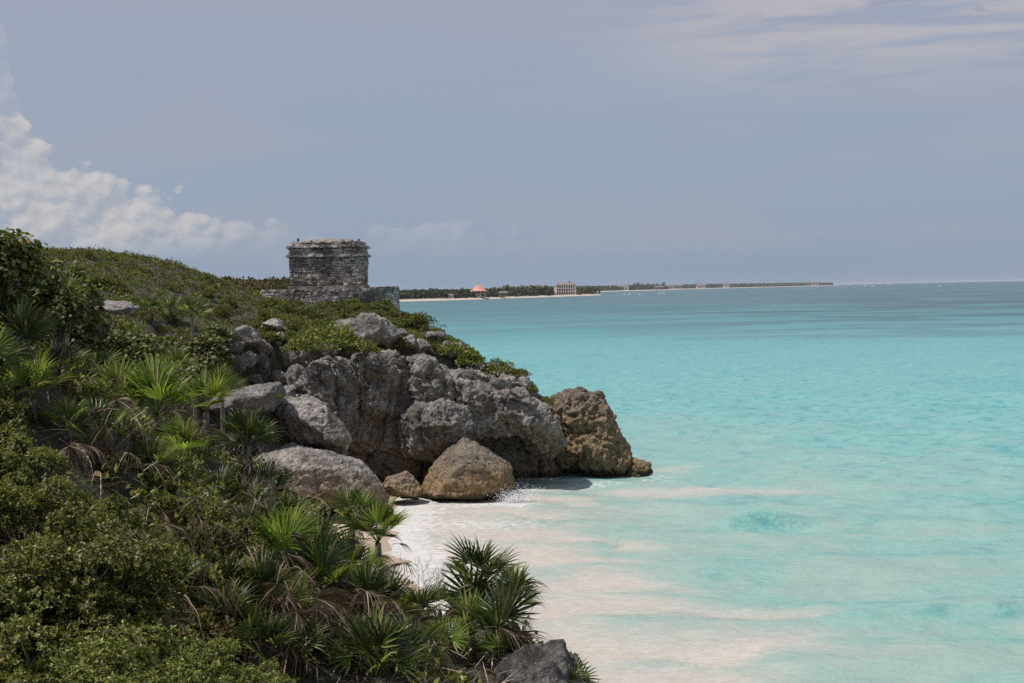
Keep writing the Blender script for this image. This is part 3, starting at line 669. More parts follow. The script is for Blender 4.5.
# ------------------------------------------------------------------ temple
def stone_face(mb, A, B, z0, z1, out=0.03, batter=0.0, course=(0.11, 0.24), blk=(0.14, 0.5), nrm=None, gap=0.014):
    A = np.array(A, float); B = np.array(B, float); L = np.linalg.norm(B - A); d = (B - A) / L; n = np.array([d[1], -d[0]])
    rz = math.atan2(d[1], d[0]); z = z0
    while z < z1 - 0.05:
        h = min(random.uniform(*course), z1 - z); s = -random.uniform(0, 0.2)
        while s < L:
            w_ = random.uniform(*blk); e = min(s + w_, L + 0.04); s0 = max(s, -0.04)
            if e - s0 > 0.07:
                o_ = out + random.uniform(-0.035, 0.045) + batter * (z - z0)
                c = A + d * (s0 + e) / 2 + n * o_ * 0.5
                mb.box((c[0], c[1], z + h / 2 + random.uniform(-.015, .015)), ((e - s0) / 2 - gap * random.uniform(0, 1.5), 0.11 + o_ * 0.5, h / 2 - gap * random.uniform(0.2, 1.5)), rz + random.uniform(-.03, .03), 0.026)
            s = e if e < L else L + 1
        z += h
TB = P(330, 288.5, 117); TZ = TB.z
TROT = R(1.0)
temple = bpy.data.objects.new('stone_temple', None); COL.objects.link(temple); temple.location = (TB.x, TB.y, TZ); temple.rotation_euler = (0, 0, TROT)
tag(temple, 'small square stone ruin with a low domed top on the headland crest', 'temple')
hw_, hd_ = 2.82, 2.2
def body(z0, z1, g0, mb, back):
    c = [(-hw_ - g0, -hd_ - g0), (hw_ + g0, -hd_ - g0), (hw_ + g0, hd_ + g0), (-hw_ - g0, hd_ + g0)]
    for i in range(4): stone_face(mb, c[i], c[(i + 1) % 4], z0, z1, batter=0.03 if z1 - z0 > 1 else 0)
    back.box((0, 0, (z0 + z1) / 2), (hw_ + g0 - 0.03, hd_ + g0 - 0.03, (z1 - z0) / 2))
mb = MB(); bk = MB(); body(0.0, 2.55, 0.0, mb, bk); wl = kid(temple, 'wall', mb.mesh('wall', M['stone'])); kid(wl, 'mortar_core', bk.mesh('mortar_core', M['mortar']))
def slab_course(z0, z1, g, name, mat=M['stone']):
    mb = MB(); c = [(-hw_ - g, -hd_ - g), (hw_ + g, -hd_ - g), (hw_ + g, hd_ + g), (-hw_ - g, hd_ + g)]
    for i in range(4): stone_face(mb, c[i], c[(i + 1) % 4], z0, z1, out=0.02, course=(z1 - z0, z1 - z0 + 0.001), blk=(0.35, 0.9), gap=0.012)
    mb.box((0, 0, (z0 + z1) / 2 - 0.005), (hw_ + g - 0.02, hd_ + g - 0.02, (z1 - z0) / 2 - 0.02))
    return kid(temple, name, mb.mesh(name, mat))
slab_course(2.56, 2.80, 0.27, 'cornice')
mb = MB(); bk = MB(); body(2.81, 3.30, 0.05, mb, bk); fz = kid(temple, 'frieze', mb.mesh('frieze', M['stone'])); kid(fz, 'mortar_core', bk.mesh('mortar_core', M['mortar']))
slab_course(3.31, 3.50, 0.25, 'cornice')
mb = MB(); bk = MB(); body(3.51, 3.80, -0.08, mb, bk); pz = kid(temple, 'parapet', mb.mesh('parapet', M['stone'])); kid(pz, 'mortar_core', bk.mesh('mortar_core', M['mortar']))
slab_course(-0.02, 0.20, 0.16, 'base_course', M['stone_top'])
# domed rubble roof
gx = np.linspace(-1, 1, 60); X, Y = np.meshgrid(gx, gx); rx, ry = X.ravel(), Y.ravel()
zz = 3.66 + 0.44 * np.clip(1 - (np.abs(rx * 0.98) ** 2.6) , 0, 1) * np.clip(1 - np.abs(ry) ** 4, 0, 1) + 0.07 * fbm(p2(rx * 3, ry * 3), 1.6, 4, 77)
n_ = 60; i = np.arange(59 * 59); a = (i // 59) * n_ + i % 59
kid(temple, 'roof_mound', make_mesh('roof_mound', np.stack([rx * (hw_ - 0.1), ry * (hd_ - 0.1), zz], 1), [np.stack([a, a + 1, a + n_ + 1, a + n_], 1)], M['stone_top'], True))
for (x, y, h) in [(-2.3, -1.9, 0.34), (2.1, -1.9, 0.16), (2.65, -1.95, 0.2), (-1.2, -2.0, 0.12), (0.6, -2.0, 0.1), (1.4, -2.0, 0.13), (-2.7, -2.0, 0.1)]:
    mb = MB(); mb.box((x, y, 3.80 + h / 2), (0.1, 0.1, h / 2), 0.3, 0.03); kid(temple, 'roof_stone', mb.mesh('roof_stone', M['stone']))
# platform: rounded masonry terrace
plat = bpy.data.objects.new('temple_platform', None); COL.objects.link(plat); plat.location = (TB.x, TB.y, TZ - 1.95)
tag(plat, 'low rounded masonry terrace under the temple, its near face rising from the scrub', 'platform')
outl = [(-5.35, 1.5), (-5.3, -2.0), (-4.9, -3.3), (-3.2, -3.75), (-1.0, -3.95), (1.2, -3.95), (3.0, -3.7), (4.3, -3.2), (5.2, -2.2), (5.6, -0.8), (5.5, 1.0), (4.8, 3.0), (0, 4.2), (-4.5, 3.4)]
mb = MB()
for i in range(len(outl)): stone_face(mb, outl[i], outl[(i + 1) % len(outl)], 0.0, 1.9 + (0.12 if outl[i][0] > 3.2 else 0), course=(0.16, 0.25), blk=(0.2, 0.5))
kid(plat, 'retaining_wall', mb.mesh('retaining_wall', M['stone']))
def prism(outl, z0, z1, sc):
    n = len(outl); V = [(x * sc, y * sc, z0) for x, y in outl] + [(x * sc, y * sc, z1) for x, y in outl]
    me = bpy.data.meshes.new('p'); me.from_pydata(V, [], [tuple(range(n))[::-1], tuple(range(n, 2 * n))] + [(i, (i + 1) % n, n + (i + 1) % n, n + i) for i in range(n)]); me.update(); return me
me = prism(outl, -1.0, 1.84, 0.985); me.materials.append(M['mortar']); kid(plat, 'core', me)
me = prism(outl, 1.86, 1.945, 0.995); me.materials.append(M['stone_top']); kid(plat, 'terrace_top', me)

# ------------------------------------------------------------------ plants
def frond_mesh(name, mat, Rl=0.62, seg=26, spread=125, Lp=0.55, droop=0.22, fold=0.35, tipdroop=0.25, seed=0, ragged=0.1, cup=0.15, wid=1.0):
    """petiole along +X, then a fan of separate folded segments"""
    r_ = random.Random(seed); mb = MB()
    mb.tube([(0, 0, 0), (Lp * 0.5, 0, 0.02), (Lp, 0, 0)], [0.013, 0.009, 0.006], 4)
    for k in range(seg):
        u = -1 + 2 * (k + 0.5) / seg; a = R(spread) * u + r_.uniform(-0.025, 0.025)
        L = Rl * (1 - 0.22 * u * u) * r_.uniform(1 - ragged, 1 + ragged * 0.5)
        hw = L * math.tan(R(spread) / seg) * 0.52 + 0.002
        td = tipdroop * r_.uniform(0.3, 1.7); dr = droop
        st = [(0.02, 0.02), (0.3, 0.58), (0.55, 0.72), (0.8, 0.42), (1.0, 0.03)]
        V = []
        sa = r_.uniform(-0.05, 0.05)
        for (s, wf) in st:
            rr = L * s; aa = a + sa * s * s
            cx, cy = math.cos(aa), math.sin(aa); w_ = min(hw * wf * 0.95 * wid, rr * math.tan(R(spread) / seg) * 1.05 + 0.002)
            z = -dr * L * (s ** 2) * (0.4 + 0.6 * abs(u)) - td * L * max(0, s - 0.55) ** 2 * 2.2 + cup * L * s * abs(u) ** 2
            pc = (Lp + rr * cx, rr * cy)
            V += [(pc[0] + cy * w_, pc[1] - cx * w_, z + w_ * fold), (pc[0], pc[1], z - w_ * fold), (pc[0] - cy * w_, pc[1] + cx * w_, z + w_ * fold)]
        Q = []
        for i in range(len(st) - 1):
            b0 = i * 3; Q += [(b0, b0 + 1, b0 + 4, b0 + 3), (b0 + 1, b0 + 2, b0 + 5, b0 + 4)]
        mb.add(V, Q)
    return mb.mesh(name, mat)
FR = {}
for key, mt in (('green', 'palm'), ('dark', 'palm_dark'), ('bright', 'palm_bright'), ('yellow', 'palm_yellow')):
    FR[key] = [frond_mesh('frond', M[mt], seed=k + 5, spread=s, tipdroop=td, droop=dr, seg=sg, Lp=lp) for k, (s, td, dr, sg, lp) in enumerate([(80, 0.2, 0.12, 13, 0.42), (62, 0.3, 0.2, 11, 0.36), (95, 0.15, 0.08, 15, 0.48)])]
DEAD = [frond_mesh('dead_frond', M['palm_dead'], seed=50 + k, spread=s, tipdroop=1.0, droop=0.8, seg=20, fold=1.6, ragged=0.45, Lp=0.3, wid=0.5) for k, s in enumerate((70, 100, 50))]
def trunk_mesh(h, r=0.055, lean=(0, 0)):
    mb = MB(); n = 7; pts = []; rad = []
    for i in range(n):
        u = i / (n - 1); pts.append((lean[0] * u * u, lean[1] * u * u, -0.4 + (h + 0.4) * u)); rad.append(r * (1.25 - 0.35 * u) * (1.0 + 0.12 * (i % 2)))
    mb.tube(pts, rad, 8); return mb.mesh('trunk', M['bark'], True)
def fan_palm(px, py, D, size, label, kinds=('green',), n=15, ndead=8, seed=0, erect=0.0, cat='palm'):
    """crown centre at pixel (px, py), D metres away; size = frond reach in metres"""
    r_ = random.Random(seed * 31 + 7)
    c = P(px, py, D); hp = hit(px, py + 0.35 * size * F / D, 7, 80)
    if hp is not None and hp.z > 5.5 and hp.y < D * 1.7:
        size *= hp.y / D; c = hp + Vector((0, 0, 0.35 * size))
    gz = H1(c.x, c.y); h = max(0.15, c.z - gz)
    root = bpy.data.objects.new('fan_palm', None); COL.objects.link(root); root.location = (c.x, c.y, c.z - h)
    tag(root, label, cat, 'fan palms on the near slope')
    kid(root, 'trunk', trunk_mesh(h, 0.055 * size / 0.9))
    s = size / 1.12
    for k in range(n):
        u = (k + 0.5) / n; az_ = k * 2.39996 + r_.uniform(-0.3, 0.3)
        pitch = R(82 - (78 - erect) * u ** 0.9 + r_.uniform(-9, 9)) if erect == 0 else R(88 - erect * u + r_.uniform(-7, 7))
        me = r_.choice(FR[kinds[k % len(kinds)]])
        o = kid(root, 'frond', me, loc=(0, 0, h), scale=s * r_.uniform(0.82, 1.08))
        o.rotation_euler = (Matrix.Rotation(az_, 3, 'Z') @ Matrix.Rotation(-pitch, 3, 'Y') @ Matrix.Rotation(r_.uniform(-0.9, 0.9), 3, 'X')).to_euler()
    for k in range(ndead):
        az_ = r_.uniform(0, 6.28); pitch = R(-r_.uniform(25, 82))
        o = kid(root, 'dead_frond', r_.choice(DEAD), loc=(0, 0, h * r_.uniform(0.55, 1.0)), scale=s * r_.uniform(0.4, 0.72))
        o.rotation_euler = (Matrix.Rotation(az_, 3, 'Z') @ Matrix.Rotation(-pitch, 3, 'Y') @ Matrix.Rotation(r_.uniform(-0.8, 0.8), 3, 'X')).to_euler()
    return root
PALMS = [
    (378, 543, 18.5, 0.78, 'tall palm with one yellow green fan against the surf, in front of the cove sand', ('green', 'dark', 'bright'), 13, 12, 0),
    (352, 522, 19.0, 0.70, 'palm with erect dark blades just behind the tall palm above the cove sand', ('dark', 'green'), 9, 10, 0),
    (482, 588, 15.5, 0.72, 'dense dark palm reaching farthest out over the surf', ('dark', 'green'), 16, 7, 0),
    (515, 612, 15.2, 0.62, 'low palm with drooping fans hanging over the surf beside the dark rock', ('green', 'dark'), 13, 5, 0),
    (472, 640, 14.0, 0.62, 'palm between the drooping fans and the bottom edge, with grey dead blades', ('green',), 13, 8, 0),
    (322, 600, 15.5, 0.66, 'narrow upright palm standing over dead thatch below the cove sand', ('green', 'bright'), 9, 12, 55),
    (277, 555, 20, 0.68, 'upright dark palm beside the bare grey twigs', ('dark', 'green'), 10, 6, 60),
    (375, 676, 12.3, 0.72, 'large bushy palm at the bottom edge with long erect blades', ('green', 'dark'), 15, 7, 60),
    (268, 660, 12.5, 0.55, 'half hidden palm behind the lowest small leaved bush', ('dark', 'green'), 9, 8, 0),
    (565, 690, 12.8, 0.42, 'small palm growing in front of the dark rock at the bottom edge', ('green',), 10, 3, 0),
    (400, 622, 15.5, 0.45, 'small yellowing palm in the dead thatch between larger palms', ('bright', 'yellow'), 9, 6, 60),
    (425, 672, 13.0, 0.42, 'pale yellow green seedling palm low among dead blades', ('bright', 'green'), 8, 6, 60),
    (185, 458, 18.5, 0.56, 'yellow green palm with scorched tips in the middle of the slope', ('yellow', 'bright', 'green'), 13, 9, 0),
    (246, 448, 20.5, 0.66, 'dark round headed palm standing against the grey boulders', ('dark',), 17, 10, 0),
    (158, 416, 21, 0.86, 'large palm with bright erect fans above the yellow green one', ('green', 'bright', 'green'), 14, 6, 62),
    (206, 412, 22, 0.72, 'palm with broad erect fans in front of the pale slab', ('green', 'bright'), 11, 6, 62),
    (118, 405, 20.5, 0.72, 'palm with grey green spreading fans above the dead thatch', ('green', 'bright'), 14, 8, 0),
    (92, 378, 22, 0.60, 'smaller palm below the sea grape thicket', ('green', 'dark'), 12, 6, 0),
    (24, 362, 12.5, 0.66, 'tall palm at the picture edge with long vertical blades', ('green', 'dark', 'green'), 12, 5, 42),
    (34, 402, 12.8, 0.52, 'palm with curling dead blades below the tallest edge palm', ('green', 'bright'), 11, 12, 60),
    (-18, 372, 12.0, 0.60, 'palm cut by the picture edge with brown skirts', ('dark', 'green'), 10, 12, 0),
    (150, 312, 47, 0.85, 'leftmost of the three dark palms on the middle slope', ('dark', 'green'), 16, 6, 0),
    (172, 314, 48, 0.80, 'middle one of the three dark palms on the middle slope', ('dark', 'green'), 16, 6, 0),
    (192, 315, 47, 0.85, 'rightmost of the three dark palms on the middle slope', ('dark', 'green'), 16, 6, 0),
    (228, 600, 16.5, 0.60, 'dull palm under the bare grey twigs', ('dark', 'green'), 9, 12, 0),
    (440, 612, 16.0, 0.45, 'brown and green tufted palm behind the palms over the surf', ('green', 'bright'), 9, 12, 0),
    (100, 440, 18.0, 0.52, 'palm sunk in brown thatch above the broad leaved seedlings', ('dark', 'green'), 8, 16, 0),
    (62, 300, 15.0, 0.42, 'small palm inside the sea grape thicket near the sky line', ('dark', 'green'), 9, 6, 0),
    (70, 432, 15.0, 0.5, 'palm with stiff narrow fans behind the olive bushes, near the curling dead blades', ('green', 'bright'), 11, 9, 0),
    (142, 385, 24, 0.6, 'palm half hidden behind the large bright fans', ('dark', 'green'), 10, 7, 0),
    (176, 372, 27, 0.55, 'small palm above the broad erect fans, below the light sea grape', ('green',), 10, 6, 0),
    (222, 395, 28, 0.6, 'palm at the upper end of the pale slab', ('green', 'dark'), 10, 6, 0),
    (60, 372, 18, 0.55, 'palm between the edge palms and the smaller thicket palm', ('green', 'dark'), 11, 8, 0),
    (152, 470, 17, 0.45, 'low palm right beside the yellow green one on its shady side', ('dark', 'green'), 9, 10, 0),
    (218, 500, 19, 0.5, 'low dark palm at the foot of the round headed palm', ('dark',), 9, 10, 0),
    (130, 350, 34, 0.6, 'small palm just below the pale rock of the middle slope', ('green', 'dark'), 10, 5, 0),
    (210, 340, 60, 0.8, 'spiky palm tuft at the foot of the scrubby hill', ('green', 'dark'), 12, 5, 0),
    (500, 662, 13.6, 0.5, 'palm spreading over the inner edge of the dark rock', ('green', 'dark'), 11, 8, 0),
    (440, 655, 13.8, 0.5, 'upright palm between the seedling and the drooping fans', ('green', 'bright'), 10, 8, 0),
    (300, 655, 12.8, 0.5, 'grey green palm beside the large bushy palm', ('dark', 'green'), 10, 8, 0),
    (228, 628, 13.0, 0.45, 'palm poking out between the lowest olive bush and the bare twigs', ('green', 'dark'), 9, 9, 0),
    (168, 590, 12.0, 0.4, 'palm in the dark gap between the olive bushes', ('dark', 'green'), 8, 12, 0),
    (255, 515, 19.5, 0.5, 'palm at the foot of the widest boulder', ('green', 'dark'), 9, 8, 0),
    (520, 668, 13.4, 0.45, 'short palm rooted in the crevices of the dark rock', ('green', 'dark'), 9, 5, 0),
]
for k, (px, py, D, s, lab, kinds, n, nd, er) in enumerate(PALMS):
    s *= (1.15 if 80 < px < 262 else 0.95) if D < 30 else 1.0; nd = int(nd * 1.1); er = (er or 72) if D < 30 else er
    fan_palm(px, py, D, s, lab, kinds, n, nd, seed=k, erect=er)

# young palms and fallen fronds filling the ground between
YP = []
for v in range(3):
    YP.append((FR[('green', 'dark', 'bright')[v]], 7 + v))
def young_palm(x, y, s, v, label, group, name='young_palm'):
    root = bpy.data.objects.new(name, None); COL.objects.link(root); root.location = (x, y, H1(x, y)); tag(root, label, 'palm', group)
    kid(root, 'trunk', YTR)
    for k in range(6):
        me = random.choice(FR[v]); o = kid(root, 'frond', me, loc=(0, 0, 0.25 * s), scale=s * random.uniform(0.5, 0.8))
        o.rotation_euler = (Matrix.Rotation(k * 2.4 + random.uniform(-.3, .3), 3, 'Z') @ Matrix.Rotation(-R(random.uniform(40, 88)), 3, 'Y') @ Matrix.Rotation(random.uniform(-1, 1), 3, 'X')).to_euler()
    for k in range(8):
        o = kid(root, 'dead_frond', random.choice(DEAD), loc=(0, 0, 0.25 * s), scale=s * random.uniform(0.4, 0.65))
        o.rotation_euler = (Matrix.Rotation(random.uniform(0, 6.3), 3, 'Z') @ Matrix.Rotation(-R(random.uniform(-40, 40)), 3, 'Y') @ Matrix.Rotation(random.uniform(-1, 1), 3, 'X')).to_euler()
_m = MB(); _m.tube([(0, 0, -0.3), (0, 0, 0.1), (0, 0, 0.28)], [0.06, 0.055, 0.04], 7); YTR = _m.mesh('trunk', M['bark'], True)
cnt = 0
while cnt < 26:
    px, py = random.uniform(250, 540), random.uniform(470, 683)
    if py < np.interp(px, [60, 250, 400, 470, 540], [400, 480, 560, 610, 660]): continue
    p_ = hit(px, py, 8, 45)
    if p_ is None or p_.z < 6: continue
    cnt += 1
    young_palm(p_.x, p_.y, random.uniform(0.6, 0.95), random.choice(['green', 'dark', 'dark', 'green', 'bright', 'dark']), 'low young palm among others with brown fallen fronds, between the taller palms', 'young palms between the taller palms')

cnt = 0
while cnt < 150:
    px, py = random.uniform(40, 540), random.uniform(380, 683)
    if py < np.interp(px, [60, 150, 250, 400, 470, 540], [380, 420, 480, 560, 610, 660]): continue
    p_ = hit(px, py, 8, 45)
    if p_ is None or p_.z < 6: continue
    cnt += 1
    o = link('fallen_frond', DEAD[cnt % 3], loc=(p_.x, p_.y, p_.z + random.uniform(0.15, 0.75)), rot=(random.uniform(-.7, .7), random.uniform(-.2, 0.9), random.uniform(0, 6.28)), scale=random.uniform(0.3, 0.6))
    tag(o, 'dry brown palm frond fallen among the others in the undergrowth', 'palm frond', 'fallen palm fronds')

# small-leaved dense bushes
def bay_bush(rx, ry, rz, seed, nro=4600, lobes=38, rs=0.045):
    r0 = np.random.default_rng(seed); mb = MB(); st = MB()
    C = []
    for k in range(lobes):
        d = r0.normal(size=3); d /= np.linalg.norm(d); d[2] = abs(d[2]) * 0.9 + 0.1
        C.append(d * r0.uniform(0.45, 1.05) * np.array([rx, ry, rz]))
    C = np.array(C); lr = r0.uniform(0.12, 0.27, lobes) * (rx + rz) / 2 * 1.1
    li = r0.integers(0, lobes, nro); d = r0.normal(size=(nro, 3)); d /= np.linalg.norm(d, axis=1, keepdims=True)
    d[:, 2] = np.where(d[:, 2] < -0.3, -d[:, 2], d[:, 2])
    rad = lr[li] * (1 + 0.22 * fbm(C[li] + d * lr[li][:, None], 3.0, 3, seed)) * np.where(r0.uniform(0, 1, nro) < 0.12, r0.uniform(1.0, 1.5, nro), r0.uniform(0.72, 1.04, nro) ** 0.6)
    Pn = C[li] + d * rad[:, None] * np.array([1, 1, 0.85])
    keep = fbm(Pn, 2.2, 2, seed + 8) > -0.22
    Pn = Pn[keep]; d = d[keep]; n = len(Pn)
    ax = d * 0.6 + np.array([0, 0, 0.7]); ax /= np.linalg.norm(ax, axis=1, keepdims=True)
    nl = 9
    CC = np.repeat(Pn, nl, 0); AX = np.repeat(ax, nl, 0)
    rv = r0.normal(size=(n * nl, 3)); T = rv - (rv * AX).sum(1, keepdims=True) * AX * 0.4 + AX * 0.5
    T /= np.linalg.norm(T, axis=1, keepdims=True)
    CC = CC + AX * r0.uniform(-0.02, 0.025, (n * nl, 1))
    mb.leaves(CC, T, AX + 0.4 * r0.normal(size=(n * nl, 3)), r0.uniform(0.7, 1.25, n * nl) * rs, r0.uniform(0.8, 1.2, n * nl) * rs * 0.26, 0.3, 0.6)
    for k in range(lobes):
        for q in range(3):
            e = C[k] + r0.normal(size=3) * lr[k] * 0.4; mid = e * 0.5 + r0.normal(size=3) * 0.1 * rx
            st.tube([(0, 0, -0.3), tuple(mid * np.array([1, 1, 0.8])), tuple(e)], [0.022, 0.014, 0.005], 4)
    return mb.mesh('foliage', M['bay']), st.mesh('stems', M['bark'])
BAYV = [bay_bush(1.0, 1.0, 0.85, 100 + k) for k in range(4)]
def place2(name, meshes, px, py, D, s, label, cat, group, drop=0.6, names=('foliage', 'stems'), stretch=1.0):
    c = P(px, py, D)
    if name == 'sea_grape':
        hp = hit(px, py + 0.55 * s * F / D, 7, 80)
        if hp is not None and hp.z > 5 and hp.y < D * 1.7: s *= hp.y / D; c = hp + Vector((0, 0, 0.45 * s))
    root = bpy.data.objects.new(name, None); COL.objects.link(root)
    root.location = (c.x, c.y, c.z - drop * s); root.rotation_euler = (0, 0, random.uniform(0, 6.28)); root.scale = (s, s, s * stretch)
    tag(root, label, cat, group)
    for nm, me in zip(names, meshes): kid(root, nm, me)
    return root
BB = [(60, 560, 9.5, 0.62, 'broad olive bush along the middle of the thicket edge'), (20, 500, 10.5, 0.50, 'olive bush under the edge palm with brown skirts'), (30, 640, 8.6, 0.62, 'olive bush filling the bottom corner'),
      (108, 590, 9.5, 0.42, 'olive bush between the corner bush and the dead thatch hollow'), (182, 520, 12.5, 0.46, 'rounded olive bush below the yellow green palm'), (150, 552, 11.5, 0.34, 'olive bush just under the rounded one'),
      (205, 578, 12.0, 0.42, 'small olive bush beside the bare grey twigs'), (232, 668, 10.2, 0.36, 'lowest olive bush, in front of the half hidden palm'), (130, 668, 8.8, 0.46, 'olive bush beside the lowest one at the bottom edge'),
      (80, 510, 11.5, 0.40, 'olive bush in front of the dead branches'), (-10, 570, 9.5, 0.6, 'olive bush cut by the picture edge'), (75, 690, 7.8, 0.5, 'nearest olive bush at the bottom edge'), (10, 455, 11.5, 0.34, 'little olive bush below the curling dead blades'),
]
for k, (px, py, D, s, lab) in enumerate(BB):
    place2('small_leaved_bush', BAYV[k % 4], px, py, D, s * 1.28, lab, 'bush', 'small leaved olive bushes on the near slope')

# sea grape
def grape(seed, n=2200, rad=1.0, leaf=0.054):
    r0 = np.random.default_rng(seed); mb = MB(); st = MB()
    d = r0.normal(size=(n, 3)); d /= np.linalg.norm(d, axis=1, keepdims=True); d[:, 2] = np.where(d[:, 2] < -0.2, -d[:, 2], d[:, 2])
    rr = rad * (0.75 + 0.38 * fbm(d, 1.6, 3, seed)) * r0.uniform(0.35, 1.0, n) ** 0.5
    C = d * rr[:, None]; N = d * 0.5 + np.array([0, 0, 0.55]) + 0.55 * r0.normal(size=(n, 3)); N /= np.linalg.norm(N, axis=1, keepdims=True)
    A = np.cross(N, r0.normal(size=(n, 3))); A /= np.linalg.norm(A, axis=1, keepdims=True); B = np.cross(N, A)
    s = leaf * r0.uniform(0.6, 1.2, (n, 1)); V = []
    ks = 7
    for j in range(ks):
        a = 2 * math.pi * j / ks; V.append(C + A * s * math.cos(a) + B * s * math.sin(a) * 0.92 + N * s * 0.22 * abs(math.cos(a)))
    V = np.stack(V, 1).reshape(-1, 3); idx = np.arange(n)[:, None] * ks
    mb.add(V, None, np.concatenate([np.concatenate([idx, idx + k, idx + k + 1], 1) for k in range(1, ks - 1)]))
    for q in range(22):
        e = C[r0.integers(0, n)]; st.tube([(0, 0, -0.8 * rad), tuple(e * 0.5 + r0.normal(size=3) * 0.1), tuple(e)], [0.03, 0.018, 0.006], 5)
    return mb.mesh('foliage', M['grape']), st.mesh('stems', M['bark'])
GV = [grape(300 + k) for k in range(3)]
GB = [(-5, 272, 13.0, 0.55, 'tallest sea grape, its round leaves against the sky at the picture edge'), (30, 297, 14.5, 0.48, 'sea grape with reddish leaves beside the tallest one'), (72, 300, 17, 0.5, 'sea grape below the scrubby hill, behind the edge palm'),
      (98, 352, 21, 0.6, 'sea grape under the pale rock of the middle slope'), (70, 345, 17, 0.62, 'sea grape in the middle of the thicket'), (135, 362, 25, 0.7, 'sea grape beside the pale rock, in front of the three dark palms'), (168, 362, 28, 0.75, 'light green sea grape below the three dark palms'),
      (125, 372, 22, 0.55, 'sea grape above the spreading fans'), (205, 365, 38, 1.0, 'sea grape near the hillside rocks'), (185, 385, 30, 0.7, 'sea grape behind the broad erect fans'), (60, 320, 14.5, 0.4, 'small sea grape between the edge palm and the thicket'),
      (-20, 300, 13, 0.6, 'sea grape mostly outside the picture edge'), (110, 470, 15.5, 0.22, 'broad leaved seedling in the dead thatch'), (140, 458, 16, 0.2, 'broad leaved seedling beside the yellow green palm'), (215, 345, 50, 0.9, 'round sea grape at the foot of the scrubby hill'), (235, 478, 23, 0.3, 'little leafy bush under the dark round headed palm')]
for k, (px, py, D, s, lab) in enumerate(GB):
    place2('sea_grape', GV[k % 3], px, py, D, s, lab, 'shrub', 'sea grape bushes on the slope', 0.0)

# shrubs on the headland and hill
def shrub(seed, mat, n=1500, leaf=0.09, rad=1.0, flat=0.7, narrow=0.4):
    r0 = np.random.default_rng(seed); mb = MB(); st = MB()
    d = r0.normal(size=(n, 3)); d /= np.linalg.norm(d, axis=1, keepdims=True); d[:, 2] = np.where(d[:, 2] < -0.15, -d[:, 2], d[:, 2])
    rr = rad * (0.72 + 0.55 * fbm(d, 1.9, 3, seed)) * r0.uniform(0.3, 1.0, n) ** 0.4
    C = d * rr[:, None] * np.array([1, 1, flat])
    T = d + 0.9 * r0.normal(size=(n, 3)) + np.array([0, 0, 0.5])
    mb.leaves(C, T, d + 0.7 * r0.normal(size=(n, 3)) + np.array([0, 0, 0.6]), leaf * r0.uniform(0.7, 1.6, n), leaf * narrow * r0.uniform(0.7, 1.3, n))
    for q in range(12):
        e = C[r0.integers(0, n)] * 0.9; st.tube([(0, 0, -0.3 * rad), tuple(e * 0.5), tuple(e)], [0.03, 0.02, 0.008], 3)
    return mb.mesh('foliage', mat), st.mesh('stems', M['bark'])
SV_ = [shrub(400, M['scrub']), shrub(401, M['scrub'], 1100, 0.13, narrow=0.5), shrub(402, M['bay'], 1900, 0.07), shrub(403, M['bay'], 1600, 0.08), shrub(404, M['scrub_dry'], 1200, 0.11, narrow=0.3), shrub(405, M['scrub'], 900, 0.2, narrow=0.22)]
def shrub_at(px, py, s, k, label, group, d0=55, sink=0.1, D=None):
    p_ = hit(px, py, d0) if D is None else P(px, py, D)
    if p_ is None: return None
    root = bpy.data.objects.new('shrub', None); COL.objects.link(root)
    root.location = (p_.x, p_.y, p_.z + sink * s); root.rotation_euler = (random.uniform(-.1, .1), random.uniform(-.1, .1), random.uniform(0, 6.28))
    root.scale = (s * random.uniform(0.85, 1.25), s * random.uniform(0.85, 1.25), s * random.uniform(0.8, 1.15))
    tag(root, label, 'shrub', group)
    for nm, me in zip(('foliage', 'stems'), SV_[k]): kid(root, nm, me)
    return root
for i in range(95):
    px = random.uniform(-20, 470); py = random.uniform(330, 670)
    if py < np.interp(px, [-20, 60, 150, 250, 330, 400, 470], [330, 335, 370, 460, 520, 570, 615]) or (px < 170 and py > 500): continue
    hp = hit(px, py, 8, 50)
    if hp is None or hp.z < 5.5: continue
    shrub_at(px, py, random.uniform(0.25, 0.5), random.choice([0, 2, 3, 4, 4]), 'low scrubby bush among the palms and dead fronds of the near slope', 'low bushes among the near palms', 8)
# headland: distinct ones first
shrub_at(418, 330, 1.3, 0, 'light green bush beside the end of the platform', 'shrubs on the cliff top', sink=0.3)
for (px, py, D, s, k, lab) in [(334, 346, 82.6, 2.4, 2, 'broad dark bush in the middle of the cliff top under the temple'), (298, 350, 82.5, 1.3, 3, 'dark bush at the foot of the broad one, over the fallen blocks'), (366, 352, 83.4, 1.1, 3, 'dark bush over the fissure of the cliff'),
                               (497, 372, 87, 1.3, 3, 'bush on the brow of the seaward slope, above the cliff'), (517, 375, 87.5, 1.0, 2, 'bush with twigs standing out against the sea on the seaward slope'), (530, 392, 87, 0.8, 0, 'light bush below the one that stands out against the sea'),
                               (546, 404, 88, 0.75, 3, 'last small bush above the brown point rock'), (470, 362, 87, 1.2, 1, 'light green bush halfway down the seaward slope'), (452, 352, 87.5, 1.0, 3, 'small dark bush on the seaward slope above the pale bulge of the cliff')]:
    shrub_at(px, py, s, k, lab, 'shrubs on the cliff top', sink=0.0, D=D)
shrub_at(305, 466, 0.55, 3, 'green tuft growing on top of the widest low boulder', 'tufts on the boulders', sink=0, D=72.4)
shrub_at(278, 398, 0.35, 0, 'little tuft at the upper end of the pale slab', 'tufts on the boulders', sink=0, D=74)
